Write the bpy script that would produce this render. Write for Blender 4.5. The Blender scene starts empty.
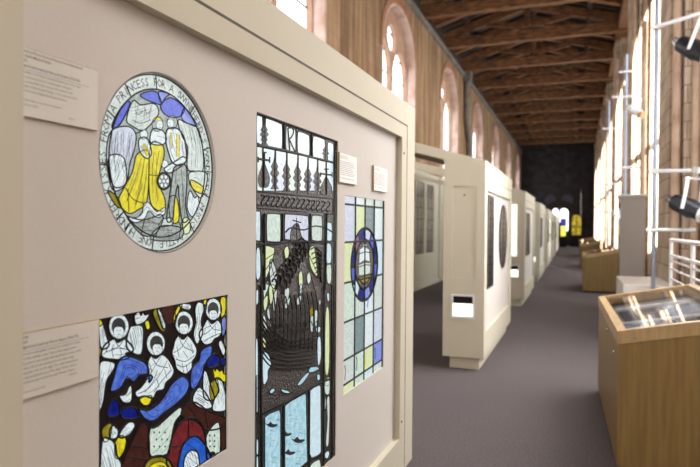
import bpy, bmesh, math, random
from mathutils import Vector, Matrix
from mathutils.geometry import tessellate_polygon
random.seed(7)
sc = bpy.context.scene
COL = sc.collection
PI = math.pi
# ------------------------------------------------------------------ camera
FPX, YAW, PITCH, ROLL, H = 600.0, math.radians(20.8), 0.012, 0.008, 1.6
cam_d = bpy.data.cameras.new('camera')
cam = bpy.data.objects.new('camera', cam_d); COL.objects.link(cam)
cam_d.sensor_width = 36.0; cam_d.lens = 36.0*FPX/700.0; cam_d.clip_start = .05; cam_d.clip_end = 300
RM = Matrix.Rotation(YAW, 4, 'Z') @ Matrix.Rotation(PI/2-PITCH, 4, 'X') @ Matrix.Rotation(ROLL, 4, 'Z')
cam.matrix_world = Matrix.Translation((0, 0, H)) @ RM
cam_d.dof.use_dof = True; cam_d.dof.focus_distance = 2.0; cam_d.dof.aperture_fstop = 3.2
sc.camera = cam
# ------------------------------------------------------------------ view, world, sun, area lights
vs = sc.view_settings
vs.view_transform = 'Standard'; vs.look = 'None'; vs.gamma = 1; vs.exposure = 0.0; vs.use_curve_mapping = False
w = bpy.data.worlds.new('sky'); sc.world = w; w.use_nodes = True
w.node_tree.nodes['Background'].inputs[0].default_value = (.80, .90, 1, 1)
w.node_tree.nodes['Background'].inputs[1].default_value = 2.0
def light(name, kind, loc, target, energy, color, size=None, sy=None):
    d = bpy.data.lights.new(name, kind); d.energy = energy; d.color = color
    o = bpy.data.objects.new(name, d); COL.objects.link(o); o.location = loc
    o.rotation_euler = (Vector(target)-Vector(loc)).to_track_quat('-Z', 'Y').to_euler()
    if size: d.shape = 'RECTANGLE'; d.size = size; d.size_y = sy or size
    if kind == 'SUN': d.angle = .01
    return o
light('sun', 'SUN', (2, 0, 20), (2-.24, 1, 20-.20), 36.0, (1, .98, .95))
light('fill_behind', 'AREA', (-1.2, -4.0, 5.2), (-.6, 6, 1.2), 520, (1, .975, .93), 5, 4)  # soft fill added behind the camera; the back wall has no window
light('fill_side', 'AREA', (2.0, 6.3, 4.0), (-1.2, 3.4, 1.6), 660, (1, .985, .97), 4.6, 4.0)  # fill added by the side window to brighten the near panel
BAY0, BAYL = 9.8, 7.3
for k in range(6):
    yc = BAY0+1.7+BAYL*k+2.8
    light('window_daylight', 'AREA', (2.16, yc, 4.8), (-3, yc, 2.8), 190 if k < 3 else 80, (.93, .96, 1), 4.6, 5)
for k in range(3):
    yc = 8.0+7.4*k+2.5
    light('hall_fill', 'AREA', (-2.4, yc, 8.3), (-2.4, yc, 0), 40, (1, .86, .70), 1.6, 1.6)  # unseen warm fill added under the roof, not a lamp fitting
# ------------------------------------------------------------------ materials
def lin(c):
    return tuple((x/12.92 if x <= .04045 else ((x+.055)/1.055)**2.4) for x in (v/255 for v in c[:3]))+(1,)
MATS = {}
def mat(name, c, rough=.6, metal=0, emit=None, estr=0, noise=0, nscale=8, c2=None, stretch=None, bump=0, spec=.5, alpha=None, coat=0):
    if name in MATS: return MATS[name]
    m = bpy.data.materials.new(name); m.use_nodes = True; nt = m.node_tree
    b = nt.nodes['Principled BSDF']; b.inputs['Roughness'].default_value = rough; b.inputs['Metallic'].default_value = metal
    b.inputs['Specular IOR Level'].default_value = spec
    if coat: b.inputs['Coat Weight'].default_value = coat
    a = lin(c); b.inputs['Base Color'].default_value = a
    if noise or c2:
        tc = nt.nodes.new('ShaderNodeTexCoord'); mp = nt.nodes.new('ShaderNodeMapping'); nz = nt.nodes.new('ShaderNodeTexNoise')
        nt.links.new(tc.outputs['Object'], mp.inputs[0]); nt.links.new(mp.outputs[0], nz.inputs[0])
        if stretch: mp.inputs['Scale'].default_value = stretch
        nz.inputs['Scale'].default_value = nscale; nz.inputs['Detail'].default_value = 4
        rp = nt.nodes.new('ShaderNodeValToRGB'); nt.links.new(nz.outputs['Fac'], rp.inputs[0])
        d = lin(c2) if c2 else tuple(v*(1-noise) for v in a[:3])+(1,)
        rp.color_ramp.elements[0].position = .32; rp.color_ramp.elements[1].position = .68
        rp.color_ramp.elements[0].color = d; rp.color_ramp.elements[1].color = a
        if name.startswith('glass_'): b.inputs['Base Color'].default_value = tuple(v*.12 for v in a[:3])+(1,)
        else: nt.links.new(rp.outputs[0], b.inputs['Base Color'])
        if estr: nt.links.new(rp.outputs[0], b.inputs['Emission Color'])
        if bump:
            bp = nt.nodes.new('ShaderNodeBump'); bp.inputs['Strength'].default_value = bump; bp.inputs['Distance'].default_value = .01
            nt.links.new(nz.outputs['Fac'], bp.inputs['Height']); nt.links.new(bp.outputs[0], b.inputs['Normal'])
    if estr:
        b.inputs['Emission Strength'].default_value = estr
        if not (noise or c2): b.inputs['Emission Color'].default_value = lin(emit or c)
    MATS[name] = m; return m
def stone(name, c1, c2, mortar, axis='YZ', sx=1.6, streak=None):
    """coursed ashlar with stains; axis says which object axes carry the courses"""
    m = bpy.data.materials.new(name); m.use_nodes = True; nt = m.node_tree; N = nt.nodes.new; L = nt.links.new
    b = nt.nodes['Principled BSDF']; b.inputs['Roughness'].default_value = .9; b.inputs['Specular IOR Level'].default_value = .2
    tc = N('ShaderNodeTexCoord'); sp = N('ShaderNodeSeparateXYZ'); cb = N('ShaderNodeCombineXYZ')
    L(tc.outputs['Object'], sp.inputs[0])
    ad = N('ShaderNodeMath'); ad.operation = 'ADD'; L(sp.outputs['X'], ad.inputs[0]); L(sp.outputs['Y'], ad.inputs[1])
    L(ad.outputs[0], cb.inputs[0]); L(sp.outputs['Z'], cb.inputs[1])
    br = N('ShaderNodeTexBrick'); L(cb.outputs[0], br.inputs[0])
    br.inputs['Color1'].default_value = lin(c1); br.inputs['Color2'].default_value = lin(c2); br.inputs['Mortar'].default_value = lin(mortar)
    br.inputs['Scale'].default_value = sx; br.inputs['Mortar Size'].default_value = .012; br.inputs['Brick Width'].default_value = .9; br.inputs['Row Height'].default_value = .42
    nz = N('ShaderNodeTexNoise'); mp = N('ShaderNodeMapping'); L(tc.outputs['Object'], mp.inputs[0]); L(mp.outputs[0], nz.inputs[0])
    mp.inputs['Scale'].default_value = streak or (1, 1, 1); nz.inputs['Scale'].default_value = 2.2; nz.inputs['Detail'].default_value = 6
    rp = N('ShaderNodeValToRGB'); L(nz.outputs['Fac'], rp.inputs[0])
    rp.color_ramp.elements[0].position = .3; rp.color_ramp.elements[1].position = .7
    rp.color_ramp.elements[0].color = (.42, .36, .32, 1) if streak else (.72, .68, .64, 1); rp.color_ramp.elements[1].color = (1.15, 1.12, 1.08, 1)
    mx = N('ShaderNodeMix'); mx.data_type = 'RGBA'; mx.blend_type = 'MULTIPLY'; mx.inputs[0].default_value = 1
    L(br.outputs['Color'], mx.inputs[6]); L(rp.outputs[0], mx.inputs[7]); L(mx.outputs[2], b.inputs['Base Color'])
    bp = N('ShaderNodeBump'); bp.inputs['Strength'].default_value = .4; bp.inputs['Distance'].default_value = .02
    L(nz.outputs['Fac'], bp.inputs['Height']); L(bp.outputs[0], b.inputs['Normal'])
    return m
paint = mat('cream_paint', (202, 194, 174), .8, noise=.03, nscale=3, spec=.15)
paint_dk = mat('cream_paint_shadow_gap', (70, 62, 46), .8)
fabric = mat('display_panel', (212, 205, 197), .9, spec=.1, noise=.05, nscale=260)
beech = mat('beech_rim', (174, 146, 104), .45, c2=(152, 122, 82), nscale=6, stretch=(6, 1, 1))
laminate = mat('oak_laminate', (134, 106, 58), .5, c2=(116, 90, 46), nscale=5, stretch=(9, 9, .5))
timber = mat('old_timber', (140, 92, 50), .75, c2=(70, 42, 24), nscale=3, stretch=(1, 5, 5), bump=.3)
timber2 = mat('rafter_timber', (66, 44, 30), .8, c2=(40, 27, 19), nscale=3)
deckm = mat('roof_plaster', (104, 84, 68), .9, c2=(46, 34, 28), nscale=2)
wallL = stone('stained_limewash', (178, 148, 118), (172, 140, 108), (160, 132, 104), streak=(2.6, 2.6, .16))
wallR = stone('coursed_ashlar', (196, 180, 162), (178, 160, 140), (128, 112, 98))
wallE = stone('dark_rubble', (70, 66, 66), (62, 58, 58), (52, 48, 48))  # dark stone of the end wall
pink = mat('pink_limewash', (222, 200, 190), .85, c2=(186, 148, 126), nscale=2)
archm = mat('orange_arch_stone', (172, 124, 90), .85, c2=(150, 96, 66), nscale=4)
grey_st = mat('grey_cornice', (140, 134, 124), .9, c2=(110, 104, 94), nscale=5)
lead = mat('lead', (28, 25, 24), .6, 0, spec=.2, noise=.3, nscale=60, bump=.2)
ironm = mat('lead_relief', (84, 76, 71), .5, .1, c2=(42, 37, 34), nscale=90, bump=.8)
ink = mat('glass_paint', (34, 36, 38), .6)
card = mat('card_white', (216, 210, 200), .7)
cardw = mat('card_bright', (238, 236, 230), .7)
cedge = mat('card_edge', (170, 146, 112), .7)
text = mat('print_ink', (110, 104, 98), .8)
rule = mat('blue_rule', (140, 150, 172), .8)
white_m = mat('white_metal', (225, 225, 225), .35)
grey_m = mat('grey_metal', (150, 158, 176), .35, .6)
black_m = mat('black_enamel', (30, 32, 38), .4)
steel = mat('steel', (190, 190, 190), .25, .9)
daylit = mat('daylit_glass', (245, 248, 255), .3, emit=(245, 248, 255), estr=2.6)
litwin = mat('lit_display_glass', (250, 250, 235), .3, emit=(255, 255, 240), estr=1.8)
litpan = mat('lit_panel', (245, 245, 235), .3, emit=(250, 252, 250), estr=1.0)
dkglass = mat('dark_leaded_glass', (40, 40, 40), .4, c2=(12, 13, 14), nscale=30)
dimglass = mat('dim_coloured_glass', (118, 112, 100), .3, c2=(34, 40, 46), nscale=14, emit=(110, 110, 100), estr=.15)
blackm = mat('dark_void', (14, 13, 12), .9)
def glassm(name, c, c2=None, s=1.0, ns=60):
    return mat('glass_'+name, c, .3, spec=.15, emit=c, estr=s*.92, c2=c2 or tuple(int(v*.86) for v in c), nscale=ns)
G = dict(
    pale=glassm('pale_mint', (214, 226, 220)), white=glassm('opal_white', (228, 238, 238), (200, 214, 218)), grey=glassm('grey', (176, 186, 180), (128, 138, 132), 1, 90),
    ice=glassm('ice_blue', (214, 232, 238), (186, 214, 226)), lilac=glassm('lilac', (214, 222, 238)), mint=glassm('mint', (214, 232, 220)),
    blue=glassm('cobalt', (66, 84, 196), (92, 110, 214)), lblue=glassm('light_cobalt', (140, 156, 218), (110, 126, 206)), navy=glassm('navy', (16, 34, 140), (8, 16, 84)),
    sky=glassm('cloud_blue', (92, 128, 216), (56, 84, 184)), yellow=glassm('silver_stain', (232, 222, 36), (206, 190, 30)), olive=glassm('olive_yellow', (160, 150, 36), (112, 100, 20)),
    red=glassm('ruby', (120, 40, 44), (84, 22, 26)), brown=glassm('umber', (74, 36, 28), (44, 22, 18)), dark=glassm('dark_umber', (34, 24, 22), (20, 14, 14)),
    green=glassm('green', (60, 132, 76), (36, 96, 50)), mary=glassm('mary_blue', (44, 104, 210), (24, 70, 176)), purple=glassm('mauve', (150, 110, 140), (110, 76, 100)),
    teal=glassm('slate_teal', (140, 158, 160), (104, 124, 128)), sea=glassm('sea', (190, 224, 234), (138, 188, 204), 1, 45), lime=glassm('pale_lime', (222, 232, 192), (200, 214, 150)))
def carpet():
    m = bpy.data.materials.new('carpet'); m.use_nodes = True; nt = m.node_tree; N = nt.nodes.new; L = nt.links.new
    b = nt.nodes['Principled BSDF']; b.inputs['Roughness'].default_value = .95; b.inputs['Specular IOR Level'].default_value = .1
    tc = N('ShaderNodeTexCoord'); n1 = N('ShaderNodeTexNoise'); n2 = N('ShaderNodeTexNoise')
    L(tc.outputs['Object'], n1.inputs[0]); L(tc.outputs['Object'], n2.inputs[0])
    n1.inputs['Scale'].default_value = 110; n1.inputs['Detail'].default_value = 3; n2.inputs['Scale'].default_value = 1.3
    rp = N('ShaderNodeValToRGB'); L(n1.outputs['Fac'], rp.inputs[0])
    rp.color_ramp.elements[0].position = .35; rp.color_ramp.elements[1].position = .65
    rp.color_ramp.elements[0].color = lin((70, 65, 67)); rp.color_ramp.elements[1].color = lin((112, 104, 103))
    r2 = N('ShaderNodeValToRGB'); L(n2.outputs['Fac'], r2.inputs[0])
    r2.color_ramp.elements[0].color = (.86, .86, .9, 1); r2.color_ramp.elements[1].color = (1, .98, .96, 1)
    mx = N('ShaderNodeMix'); mx.data_type = 'RGBA'; mx.blend_type = 'MULTIPLY'; mx.inputs[0].default_value = 1
    L(rp.outputs[0], mx.inputs[6]); L(r2.outputs[0], mx.inputs[7]); L(mx.outputs[2], b.inputs['Base Color'])
    return m
carp = carpet()
def clear_glass(name, rough=.02, tint=(1, 1, 1), flat=None):
    m = bpy.data.materials.new(name); m.use_nodes = True; nt = m.node_tree; N = nt.nodes.new; L = nt.links.new
    nt.nodes.remove(nt.nodes['Principled BSDF']); out = nt.nodes['Material Output']
    t = N('ShaderNodeBsdfTransparent'); t.inputs[0].default_value = tint+(1,)
    if flat is not None:
        g = N('ShaderNodeBsdfGlossy'); g.inputs['Roughness'].default_value = rough; mx = N('ShaderNodeMixShader'); mx.inputs[0].default_value = flat
        L(t.outputs[0], mx.inputs[1]); L(g.outputs[0], mx.inputs[2]); L(mx.outputs[0], out.inputs[0]); return m
    g = N('ShaderNodeBsdfGlossy'); g.inputs['Roughness'].default_value = rough
    f = N('ShaderNodeFresnel'); f.inputs[0].default_value = 1.6; mx = N('ShaderNodeMixShader')
    L(f.outputs[0], mx.inputs[0]); L(t.outputs[0], mx.inputs[1]); L(g.outputs[0], mx.inputs[2]); L(mx.outputs[0], out.inputs[0])
    return m
pane_clear = clear_glass('clear_pane', .05, (.98, .98, .96), .05); case_glass = clear_glass('case_glass', .03, (1, 1, 1), .30)
# ------------------------------------------------------------------ mesh helpers
class MB:
    def __init__(s): s.v = []; s.f = []; s.mi = []; s.m = []; s.sm = []
    def idx(s, m):
        if m not in s.m: s.m.append(m)
        return s.m.index(m)
    def add(s, vs_, fs, m, smooth=False):
        b = len(s.v); i = s.idx(m); s.v += [tuple(v) for v in vs_]
        for f in fs: s.f.append([b+q for q in f]); s.mi.append(i); s.sm.append(smooth)
        return s
    def box(s, x0, x1, y0, y1, z0, z1, m, bev=0):
        if x0 > x1: x0, x1 = x1, x0
        if bev:
            bm = bmesh.new(); bmesh.ops.create_cube(bm, size=1)
            for v in bm.verts: v.co = Vector(((x0+x1)/2+v.co.x*(x1-x0), (y0+y1)/2+v.co.y*(y1-y0), (z0+z1)/2+v.co.z*(z1-z0)))
            bmesh.ops.bevel(bm, geom=bm.edges[:], offset=bev, segments=2, affect='EDGES')
            bm.verts.index_update(); s.add([v.co for v in bm.verts], [[v.index for v in f.verts] for f in bm.faces], m); bm.free(); return s
        v = [(x, y, z) for x in (x0, x1) for y in (y0, y1) for z in (z0, z1)]
        return s.add(v, [(0, 1, 3, 2), (4, 6, 7, 5), (0, 4, 5, 1), (2, 3, 7, 6), (0, 2, 6, 4), (1, 5, 7, 3)], m)
    def hexa(s, p, m):   # 8 points: bottom 4 ccw, top 4 ccw
        return s.add(p, [(3, 2, 1, 0), (4, 5, 6, 7), (0, 1, 5, 4), (1, 2, 6, 5), (2, 3, 7, 6), (3, 0, 4, 7)], m)
    def beam(s, a, b, w_, h_, m):
        a, b = Vector(a), Vector(b); d = (b-a).normalized(); up = Vector((0, 0, 1))
        if abs(d.z) > .99: up = Vector((0, 1, 0))
        sd = d.cross(up).normalized()*w_/2; u = sd.cross(d).normalized()*h_/2
        return s.hexa([a-sd-u, a+sd-u, b+sd-u, b-sd-u, a-sd+u, a+sd+u, b+sd+u, b-sd+u], m)
    def tube(s, pts, r, m, n=12, cap=True):
        P_ = [Vector(p) for p in pts]; R = r if isinstance(r, (list, tuple)) else [r]*len(P_); rings = []
        ref = Vector((0, 0, 1))
        for i, p in enumerate(P_):
            d = (P_[min(i+1, len(P_)-1)]-P_[max(i-1, 0)]).normalized()
            if abs(d.dot(ref)) > .95: ref = Vector((1, 0, 0)) if abs(d.x) < .9 else Vector((0, 1, 0))
            a = d.cross(ref).normalized(); b = d.cross(a)
            rings.append([p+(a*math.cos(2*PI*k/n)+b*math.sin(2*PI*k/n))*R[i] for k in range(n)])
        vv = [q for r_ in rings for q in r_]
        ff = [(i*n+k, i*n+(k+1) % n, (i+1)*n+(k+1) % n, (i+1)*n+k) for i in range(len(P_)-1) for k in range(n)]
        if cap: ff += [tuple(range(n)), tuple((len(P_)-1)*n+k for k in reversed(range(n)))]
        return s.add(vv, ff, m, True)
    def build(s, name, parent=None, **kw):
        me = bpy.data.meshes.new(name); me.from_pydata(s.v, [], s.f)
        for m in s.m: me.materials.append(m)
        me.polygons.foreach_set('material_index', s.mi); me.polygons.foreach_set('use_smooth', s.sm); me.update()
        bm = bmesh.new(); bm.from_mesh(me); 
        if kw.pop('recalc', True): bmesh.ops.recalc_face_normals(bm, faces=bm.faces[:])
        bm.to_mesh(me); bm.free()
        if any(s.sm):
            try: me.set_sharp_from_angle(angle=math.radians(40))
            except Exception: pass
        o = bpy.data.objects.new(name, me); COL.objects.link(o)
        if parent: o.parent = parent
        tag(o, **kw); return o
def tag(o, label=None, cat=None, group=None, kind=None):
    if label: o['label'] = label
    if cat: o['category'] = cat
    if group: o['group'] = group
    if kind: o['kind'] = kind
    return o
def empty(name, loc, rz=0, **kw):
    o = bpy.data.objects.new(name, None); COL.objects.link(o); o.location = loc; o.rotation_euler = (0, 0, rz); o.empty_display_size = .1
    return tag(o, **kw)
def copy_tree(o, parent=None):
    c = o.copy(); COL.objects.link(c); c.parent = parent
    for ch in list(o.children): copy_tree(ch, c)
    return c
def fill(outer, holes, depth, mapf, m, mb=None):
    """sheet with holes: filled 2-D outline extruded to a real thickness. mapf(u, v, w) with w in [-depth, 0]"""
    cu = bpy.data.curves.new('tmp', 'CURVE'); cu.dimensions = '2D'; cu.fill_mode = 'BOTH'; cu.extrude = depth/2
    for pts in [outer]+list(holes):
        sp = cu.splines.new('POLY'); sp.points.add(len(pts)-1); sp.use_cyclic_u = True
        for i, p in enumerate(pts): sp.points[i].co = (p[0], p[1], 0, 1)
    ob = bpy.data.objects.new('tmp', cu); COL.objects.link(ob)
    dg = bpy.context.evaluated_depsgraph_get(); me = bpy.data.meshes.new_from_object(ob.evaluated_get(dg))
    mb = mb or MB(); mb.add([mapf(v.co.x, v.co.y, v.co.z-depth/2) for v in me.vertices], [list(p.vertices) for p in me.polygons], m)
    bpy.data.objects.remove(ob); bpy.data.curves.remove(cu); bpy.data.meshes.remove(me)
    return mb
_gc = {}
def glyph(ch, bold=0):
    if (ch, bold) in _gc: return _gc[(ch, bold)]
    cu = bpy.data.curves.new('tmp', 'FONT'); cu.body = ch; cu.size = 1; cu.offset = bold; cu.resolution_u = 2 if len(ch) == 1 and bold else 1
    ob = bpy.data.objects.new('tmp', cu); COL.objects.link(ob)
    dg = bpy.context.evaluated_depsgraph_get(); me = bpy.data.meshes.new_from_object(ob.evaluated_get(dg))
    r = ([v.co.copy() for v in me.vertices], [list(p.vertices) for p in me.polygons])
    bpy.data.objects.remove(ob); bpy.data.curves.remove(cu); bpy.data.meshes.remove(me)
    _gc[(ch, bold)] = r; return r
def px_plane(x, y, c):
    """where the sight line of a photo pixel meets the plane X = c, as (Y, Z)"""
    d = RM.to_3x3() @ Vector(((x-350)/FPX, -(y-233.5)/FPX, -1)); t = c/d.x
    return (t*d.y, H+t*d.z)
def px_at(x, y, Y):
    d = RM.to_3x3() @ Vector(((x-350)/FPX, -(y-233.5)/FPX, -1)); t = Y/d.y
    return (t*d.x, H+t*d.z)
def smooth(pts, n=4, closed=True):
    out = []; L_ = len(pts)
    for i in range(L_ if closed else L_-1):
        p = [Vector(pts[(i+k) % L_] if closed else pts[max(0, min(L_-1, i+k))]) for k in (-1, 0, 1, 2)]
        for q in range(n):
            t = q/n; out.append(tuple(.5*((2*p[1])+(p[2]-p[0])*t+(2*p[0]-5*p[1]+4*p[2]-p[3])*t*t+(3*p[1]-p[0]-3*p[2]+p[3])*t**3)))
    if not closed: out.append(tuple(pts[-1]))
    return out
class Art:
    """glass pieces and leads laid on one upright plane X = c; drawn in the coordinates of a crop (ox, oy, scale)"""
    def __init__(s, c, zone): s.w = 1.0; s.c = c; s.z = zone; s.k = 0; s.parts = {}; s.lead = MB()
    def T(s, p, zone=None):
        ox, oy, q = zone or s.z; return px_plane(ox+p[0]/q, oy+p[1]/q, s.c)
    def mb(s, part): return s.parts.setdefault(part, MB())
    def flat(s, P2, m, part='glass'):
        s.k += 1; x = s.c+.00005*s.k
        tri = tessellate_polygon([[Vector((a, b, 0)) for a, b in P2]])
        s.mb(part).add([(x, a, b) for a, b in P2], tri, m)
    def poly(s, pts, m, sm=True, part='glass', out=.0022, zone=None):
        P2 = [s.T(p, zone) for p in pts]
        if sm: P2 = smooth(P2)
        s.flat(P2, G.get(m, m) if isinstance(m, str) else m, part)
        if out: s.came(P2, out*s.w, True)
        return P2
    def ell(s, cx, cy, rx, ry, m, part='glass', out=.0022, n=20, zone=None):
        return s.poly([(cx+rx*math.cos(2*PI*i/n), cy+ry*math.sin(2*PI*i/n)) for i in range(n)], m, False, part, out, zone)
    def came(s, P2, wd, closed=False, mb=None, m=None, h=None):
        mb = mb or s.lead; m = m or lead; n = len(P2); vv = []; base = s.c+.00005*s.k+.0001; h = wd*.45 if h is None else h
        P = [Vector(p) for p in P2]
        for i in range(n):
            a = P[(i-1) % n] if closed or i else P[i]; b = P[(i+1) % n] if closed or i < n-1 else P[i]
            d = b-a
            if d.length < 1e-9: d = Vector((1, 0))
            d.normalize(); nn = Vector((-d.y, d.x))
            for o, z in ((-.5, 0), (-.28, 1), (.28, 1), (.5, 0)):
                q = P[i]+nn*wd*o; vv.append((base+h*z, q.x, q.y))
        ff = []
        for i in range(n if closed else n-1):
            j = (i+1) % n
            for k in range(3): ff.append((i*4+k, j*4+k, j*4+k+1, i*4+k+1))
        mb.add(vv, ff, m)
    def line(s, pts, wd=.003, sm=True, zone=None, m=None, part=None, h=None):
        P2 = [s.T(p, zone) for p in pts]
        if sm and len(P2) > 2: P2 = smooth(P2, 4, False)
        s.came(P2, wd, False, s.mb(part) if part else None, m, h)
    def paint(s, pts, wd=.0012, part='painting', sm=True, zone=None):
        s.line(pts, wd, sm, zone, ink, part, .0002)
    def folds(s, P2, n, wd=.0012, part='painting'):
        """drapery lines running along the piece, bending gently, kept inside its outline"""
        L_ = len(P2); c = Vector((sum(p[0] for p in P2)/L_, sum(p[1] for p in P2)/L_))
        D = [Vector(p)-c for p in P2]; sxx = sum(d.x*d.x for d in D); syy = sum(d.y*d.y for d in D); sxy = sum(d.x*d.y for d in D)
        th = .5*math.atan2(2*sxy, sxx-syy); ax = Vector((math.cos(th), math.sin(th))); pe = Vector((-ax.y, ax.x))
        la = max(abs(d.dot(ax)) for d in D); lp = max(abs(d.dot(pe)) for d in D); sg = random.choice((-1, 1))
        def inside(q):
            r_ = False; j = L_-1
            for i in range(L_):
                a, b = P2[i], P2[j]
                if (a[1] > q.y) != (b[1] > q.y) and q.x < (b[0]-a[0])*(q.y-a[1])/(b[1]-a[1])+a[0]: r_ = not r_
                j = i
            return r_
        for q in range(n):
            o = ((q+.5)/n*2-1)*.85+random.uniform(-.06, .06); t0 = random.uniform(-.95, -.1); t1 = t0+random.uniform(.5, 1.1); cv = sg*random.uniform(.1, .35)
            pts = []
            for k in range(9):
                t = t0+(t1-t0)*k/8; p = c+ax*la*t+pe*lp*(o*(1-.35*max(0, t))+cv*(t*t-.3))
                if inside(p): pts.append(tuple(p))
                elif len(pts) > 2: break
                else: pts = []
            if len(pts) > 2: s.came(pts, wd*random.uniform(.6, 1.3), False, s.mb(part), ink, .0001)
    def finish(s, root):
        off = Vector(root.location)
        for nm, mb in list(s.parts.items())+[('lead_came', s.lead)]:
            if not mb.v: continue
            mb.v = [(a-off.x, b-off.y, c-off.z) for a, b, c in mb.v]
            mb.build(nm, root, recalc=False)
def rel(root, mb, name, parent=None, **kw):
    off = Vector(root.location); mb.v = [tuple(Vector(v)-off) for v in mb.v]
    return mb.build(name, parent or root, **kw)
# ------------------------------------------------------------------ structure
XL, XR, YB, YE, WH = -5.0, 1.25, -5.5, 58.0, 8.68
XG = 2.3
MB().box(XL-.8, XG+.3, YB-.3, YE+.3, -.2, 0, carp).build('floor', kind='structure')
def arch(y0, y1, z0, spring, top, n=9):
    """pointed arch outline, counter-clockwise"""
    pts = [(y0, z0), (y1, z0)]; mid = (y0+y1)/2
    for i in range(n+1):
        t = i/n; pts.append((y1-(y1-mid)*(1-math.cos(t*PI/2))*.98 - (y1-mid)*.02*t, spring+(top-spring)*math.sin(t*PI/2)**.9 if t else spring))
    for i in range(n-1, -1, -1):
        t = i/n; pts.append((y0+(mid-y0)*(1-math.cos(t*PI/2))*.98+(mid-y0)*.02*t, spring+(top-spring)*math.sin(t*PI/2)**.9 if t else spring))
    return pts
WL = [(11.65+7.4*k-3.6, 11.65+7.4*k) for k in range(-1, 7)]
holes = [arch(a, b, 3.0, 6.5, 8.15) for a, b in WL]
fill([(YB, 0), (YE, 0), (YE, WH), (YB, WH)], holes, .62, lambda u, v, w_: (XL+w_, u, v), wallL).build('wall_left', kind='structure')
for i, (a, b) in enumerate(WL):
    r = empty('window_%d' % (i+1), (XL-.3, (a+b)/2, 3.0), kind='structure')
    o_ = arch(a, b, 3.0, 6.5, 8.15); in_ = arch(a+.10, b-.10, 3.1, 6.5, 8.04)
    rel(r, fill(o_, [in_], .6, lambda u, v, w_: (XL+w_+.012, u, v), pink), 'reveal')
    ao = [(y, z) for y, z in arch(a-.16, b+.16, 6.4, 6.5, 8.34)]; ai = arch(a+.02, b-.02, 6.3, 6.5, 8.12)
    hood = [p for p in ao[2:]]+[p for p in reversed(ai[2:])]
    rel(r, fill(hood, [], .07, lambda u, v, w_: (XL+w_+.03, u, v), archm), 'hood_mould')
    m_ = (a+b)/2; l1 = arch(a+.14, m_-.10, 3.12, 6.0, 7.0); l2 = arch(m_+.10, b-.14, 3.12, 6.0, 7.0)
    l3 = [(m_-.0+.62*math.cos(q*PI/6)*.75, 7.22+.42*math.sin(q*PI/6)) for q in range(12)]
    rel(r, fill(in_, [l1, l2, l3], .22, lambda u, v, w_: (XL+w_-.26, u, v), mat('mullion_stone', (186, 148, 122), .85, noise=.2, nscale=4)), 'tracery')
    g = MB().box(XL-.42, XL-.40, a+.1, b-.1, 3.1, 8.0, daylit)
    rel(r, g, 'glass_pane')
    bars = MB()
    for z in [3.7+.62*q for q in range(7)]: bars.box(XL-.395, XL-.375, a+.14, b-.14, z-.018, z+.018, lead)
    rel(r, bars, 'glazing_bars')
# grey cornice / wall plate along the head of the left wall
MB().box(XL-.1, XL+.10, YB, YE, WH-.22, WH, grey_st, .03).build('trim_1', kind='structure')
MB().box(XL-.1, XL+.04, YB, YE, WH+.0, WH+.30, timber2).build('trim_2', kind='structure')
MB().box(XR-.0, XR+.5, YB, YE, WH+.0, WH+.30, timber).build('trim_3', kind='structure')
MB().box(XL-.6, XG+.3, YB-.3, YB, 0, 11.5, wallR).build('wall_back', kind='structure')
# end wall with its arches
er = MB()
def pxy(x, y): a, b = px_at(x, y, YE); return (a, b)
def arch_px(x0, x1, ytop, ybot):
    a0, zt = pxy(x0, ytop); a1, zb = pxy(x1, ybot); return arch(a0, a1, zb, zt-(a1-a0)*.5, zt)
eh = [arch_px(552.5, 558.3, 208.5, 218.5), arch_px(559.8, 568, 208.5, 231)]
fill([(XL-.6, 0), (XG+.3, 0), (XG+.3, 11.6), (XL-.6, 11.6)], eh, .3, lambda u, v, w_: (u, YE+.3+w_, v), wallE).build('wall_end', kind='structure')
r = empty('window_9', (eh[1][0][0], YE+.2, 1.6), kind='structure')
rel(r, MB().box(eh[0][0][0]-.1, eh[1][1][0]+.1, YE+.2, YE+.22, 1.0, 4.2, daylit), 'glass_pane')
am = mat('dark_arch_ring', (58, 46, 40), .9)
ring = MB()
cx, cz = pxy(560, 224)
for (c, rr) in (((cx, cz), (1.55, 1.9)),):
    o_ = [(c[0]+rr[1]*math.cos(t*PI/14), c[1]+rr[1]*1.15*math.sin(t*PI/14)) for t in range(15)]
    i_ = [(c[0]+rr[0]*math.cos(t*PI/14), c[1]+rr[0]*1.15*math.sin(t*PI/14)) for t in range(14, -1, -1)]
    fill(o_+i_, [], .15, lambda u, v, w_: (u, YE+w_, v), am, ring)
ring.build('trim_4', kind='structure')
for i, px in enumerate((550.5, 567.5)):
    c = pxy(px, 200); n = 20
    o_ = [(c[0]+.5*math.cos(2*PI*t/n), c[1]+.5*math.sin(2*PI*t/n)) for t in range(n)]
    r = empty('window_%d' % (10+i), (c[0], YE-.02, c[1]-.5), kind='structure')
    rel(r, fill(o_, [], .05, lambda u, v, w_: (u, YE+w_, v), mat('dusky_glass', (60, 62, 80), .4)), 'glass_pane')
    i_ = [(c[0]+.6*math.cos(2*PI*t/n), c[1]+.6*math.sin(2*PI*t/n)) for t in range(n)]
    rel(r, fill(i_, [o_], .1, lambda u, v, w_: (u, YE+w_, v), am), 'frame')
shaft_m = mat('shaft_stone', (206, 180, 156), .85, c2=(176, 146, 122), nscale=3)
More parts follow.
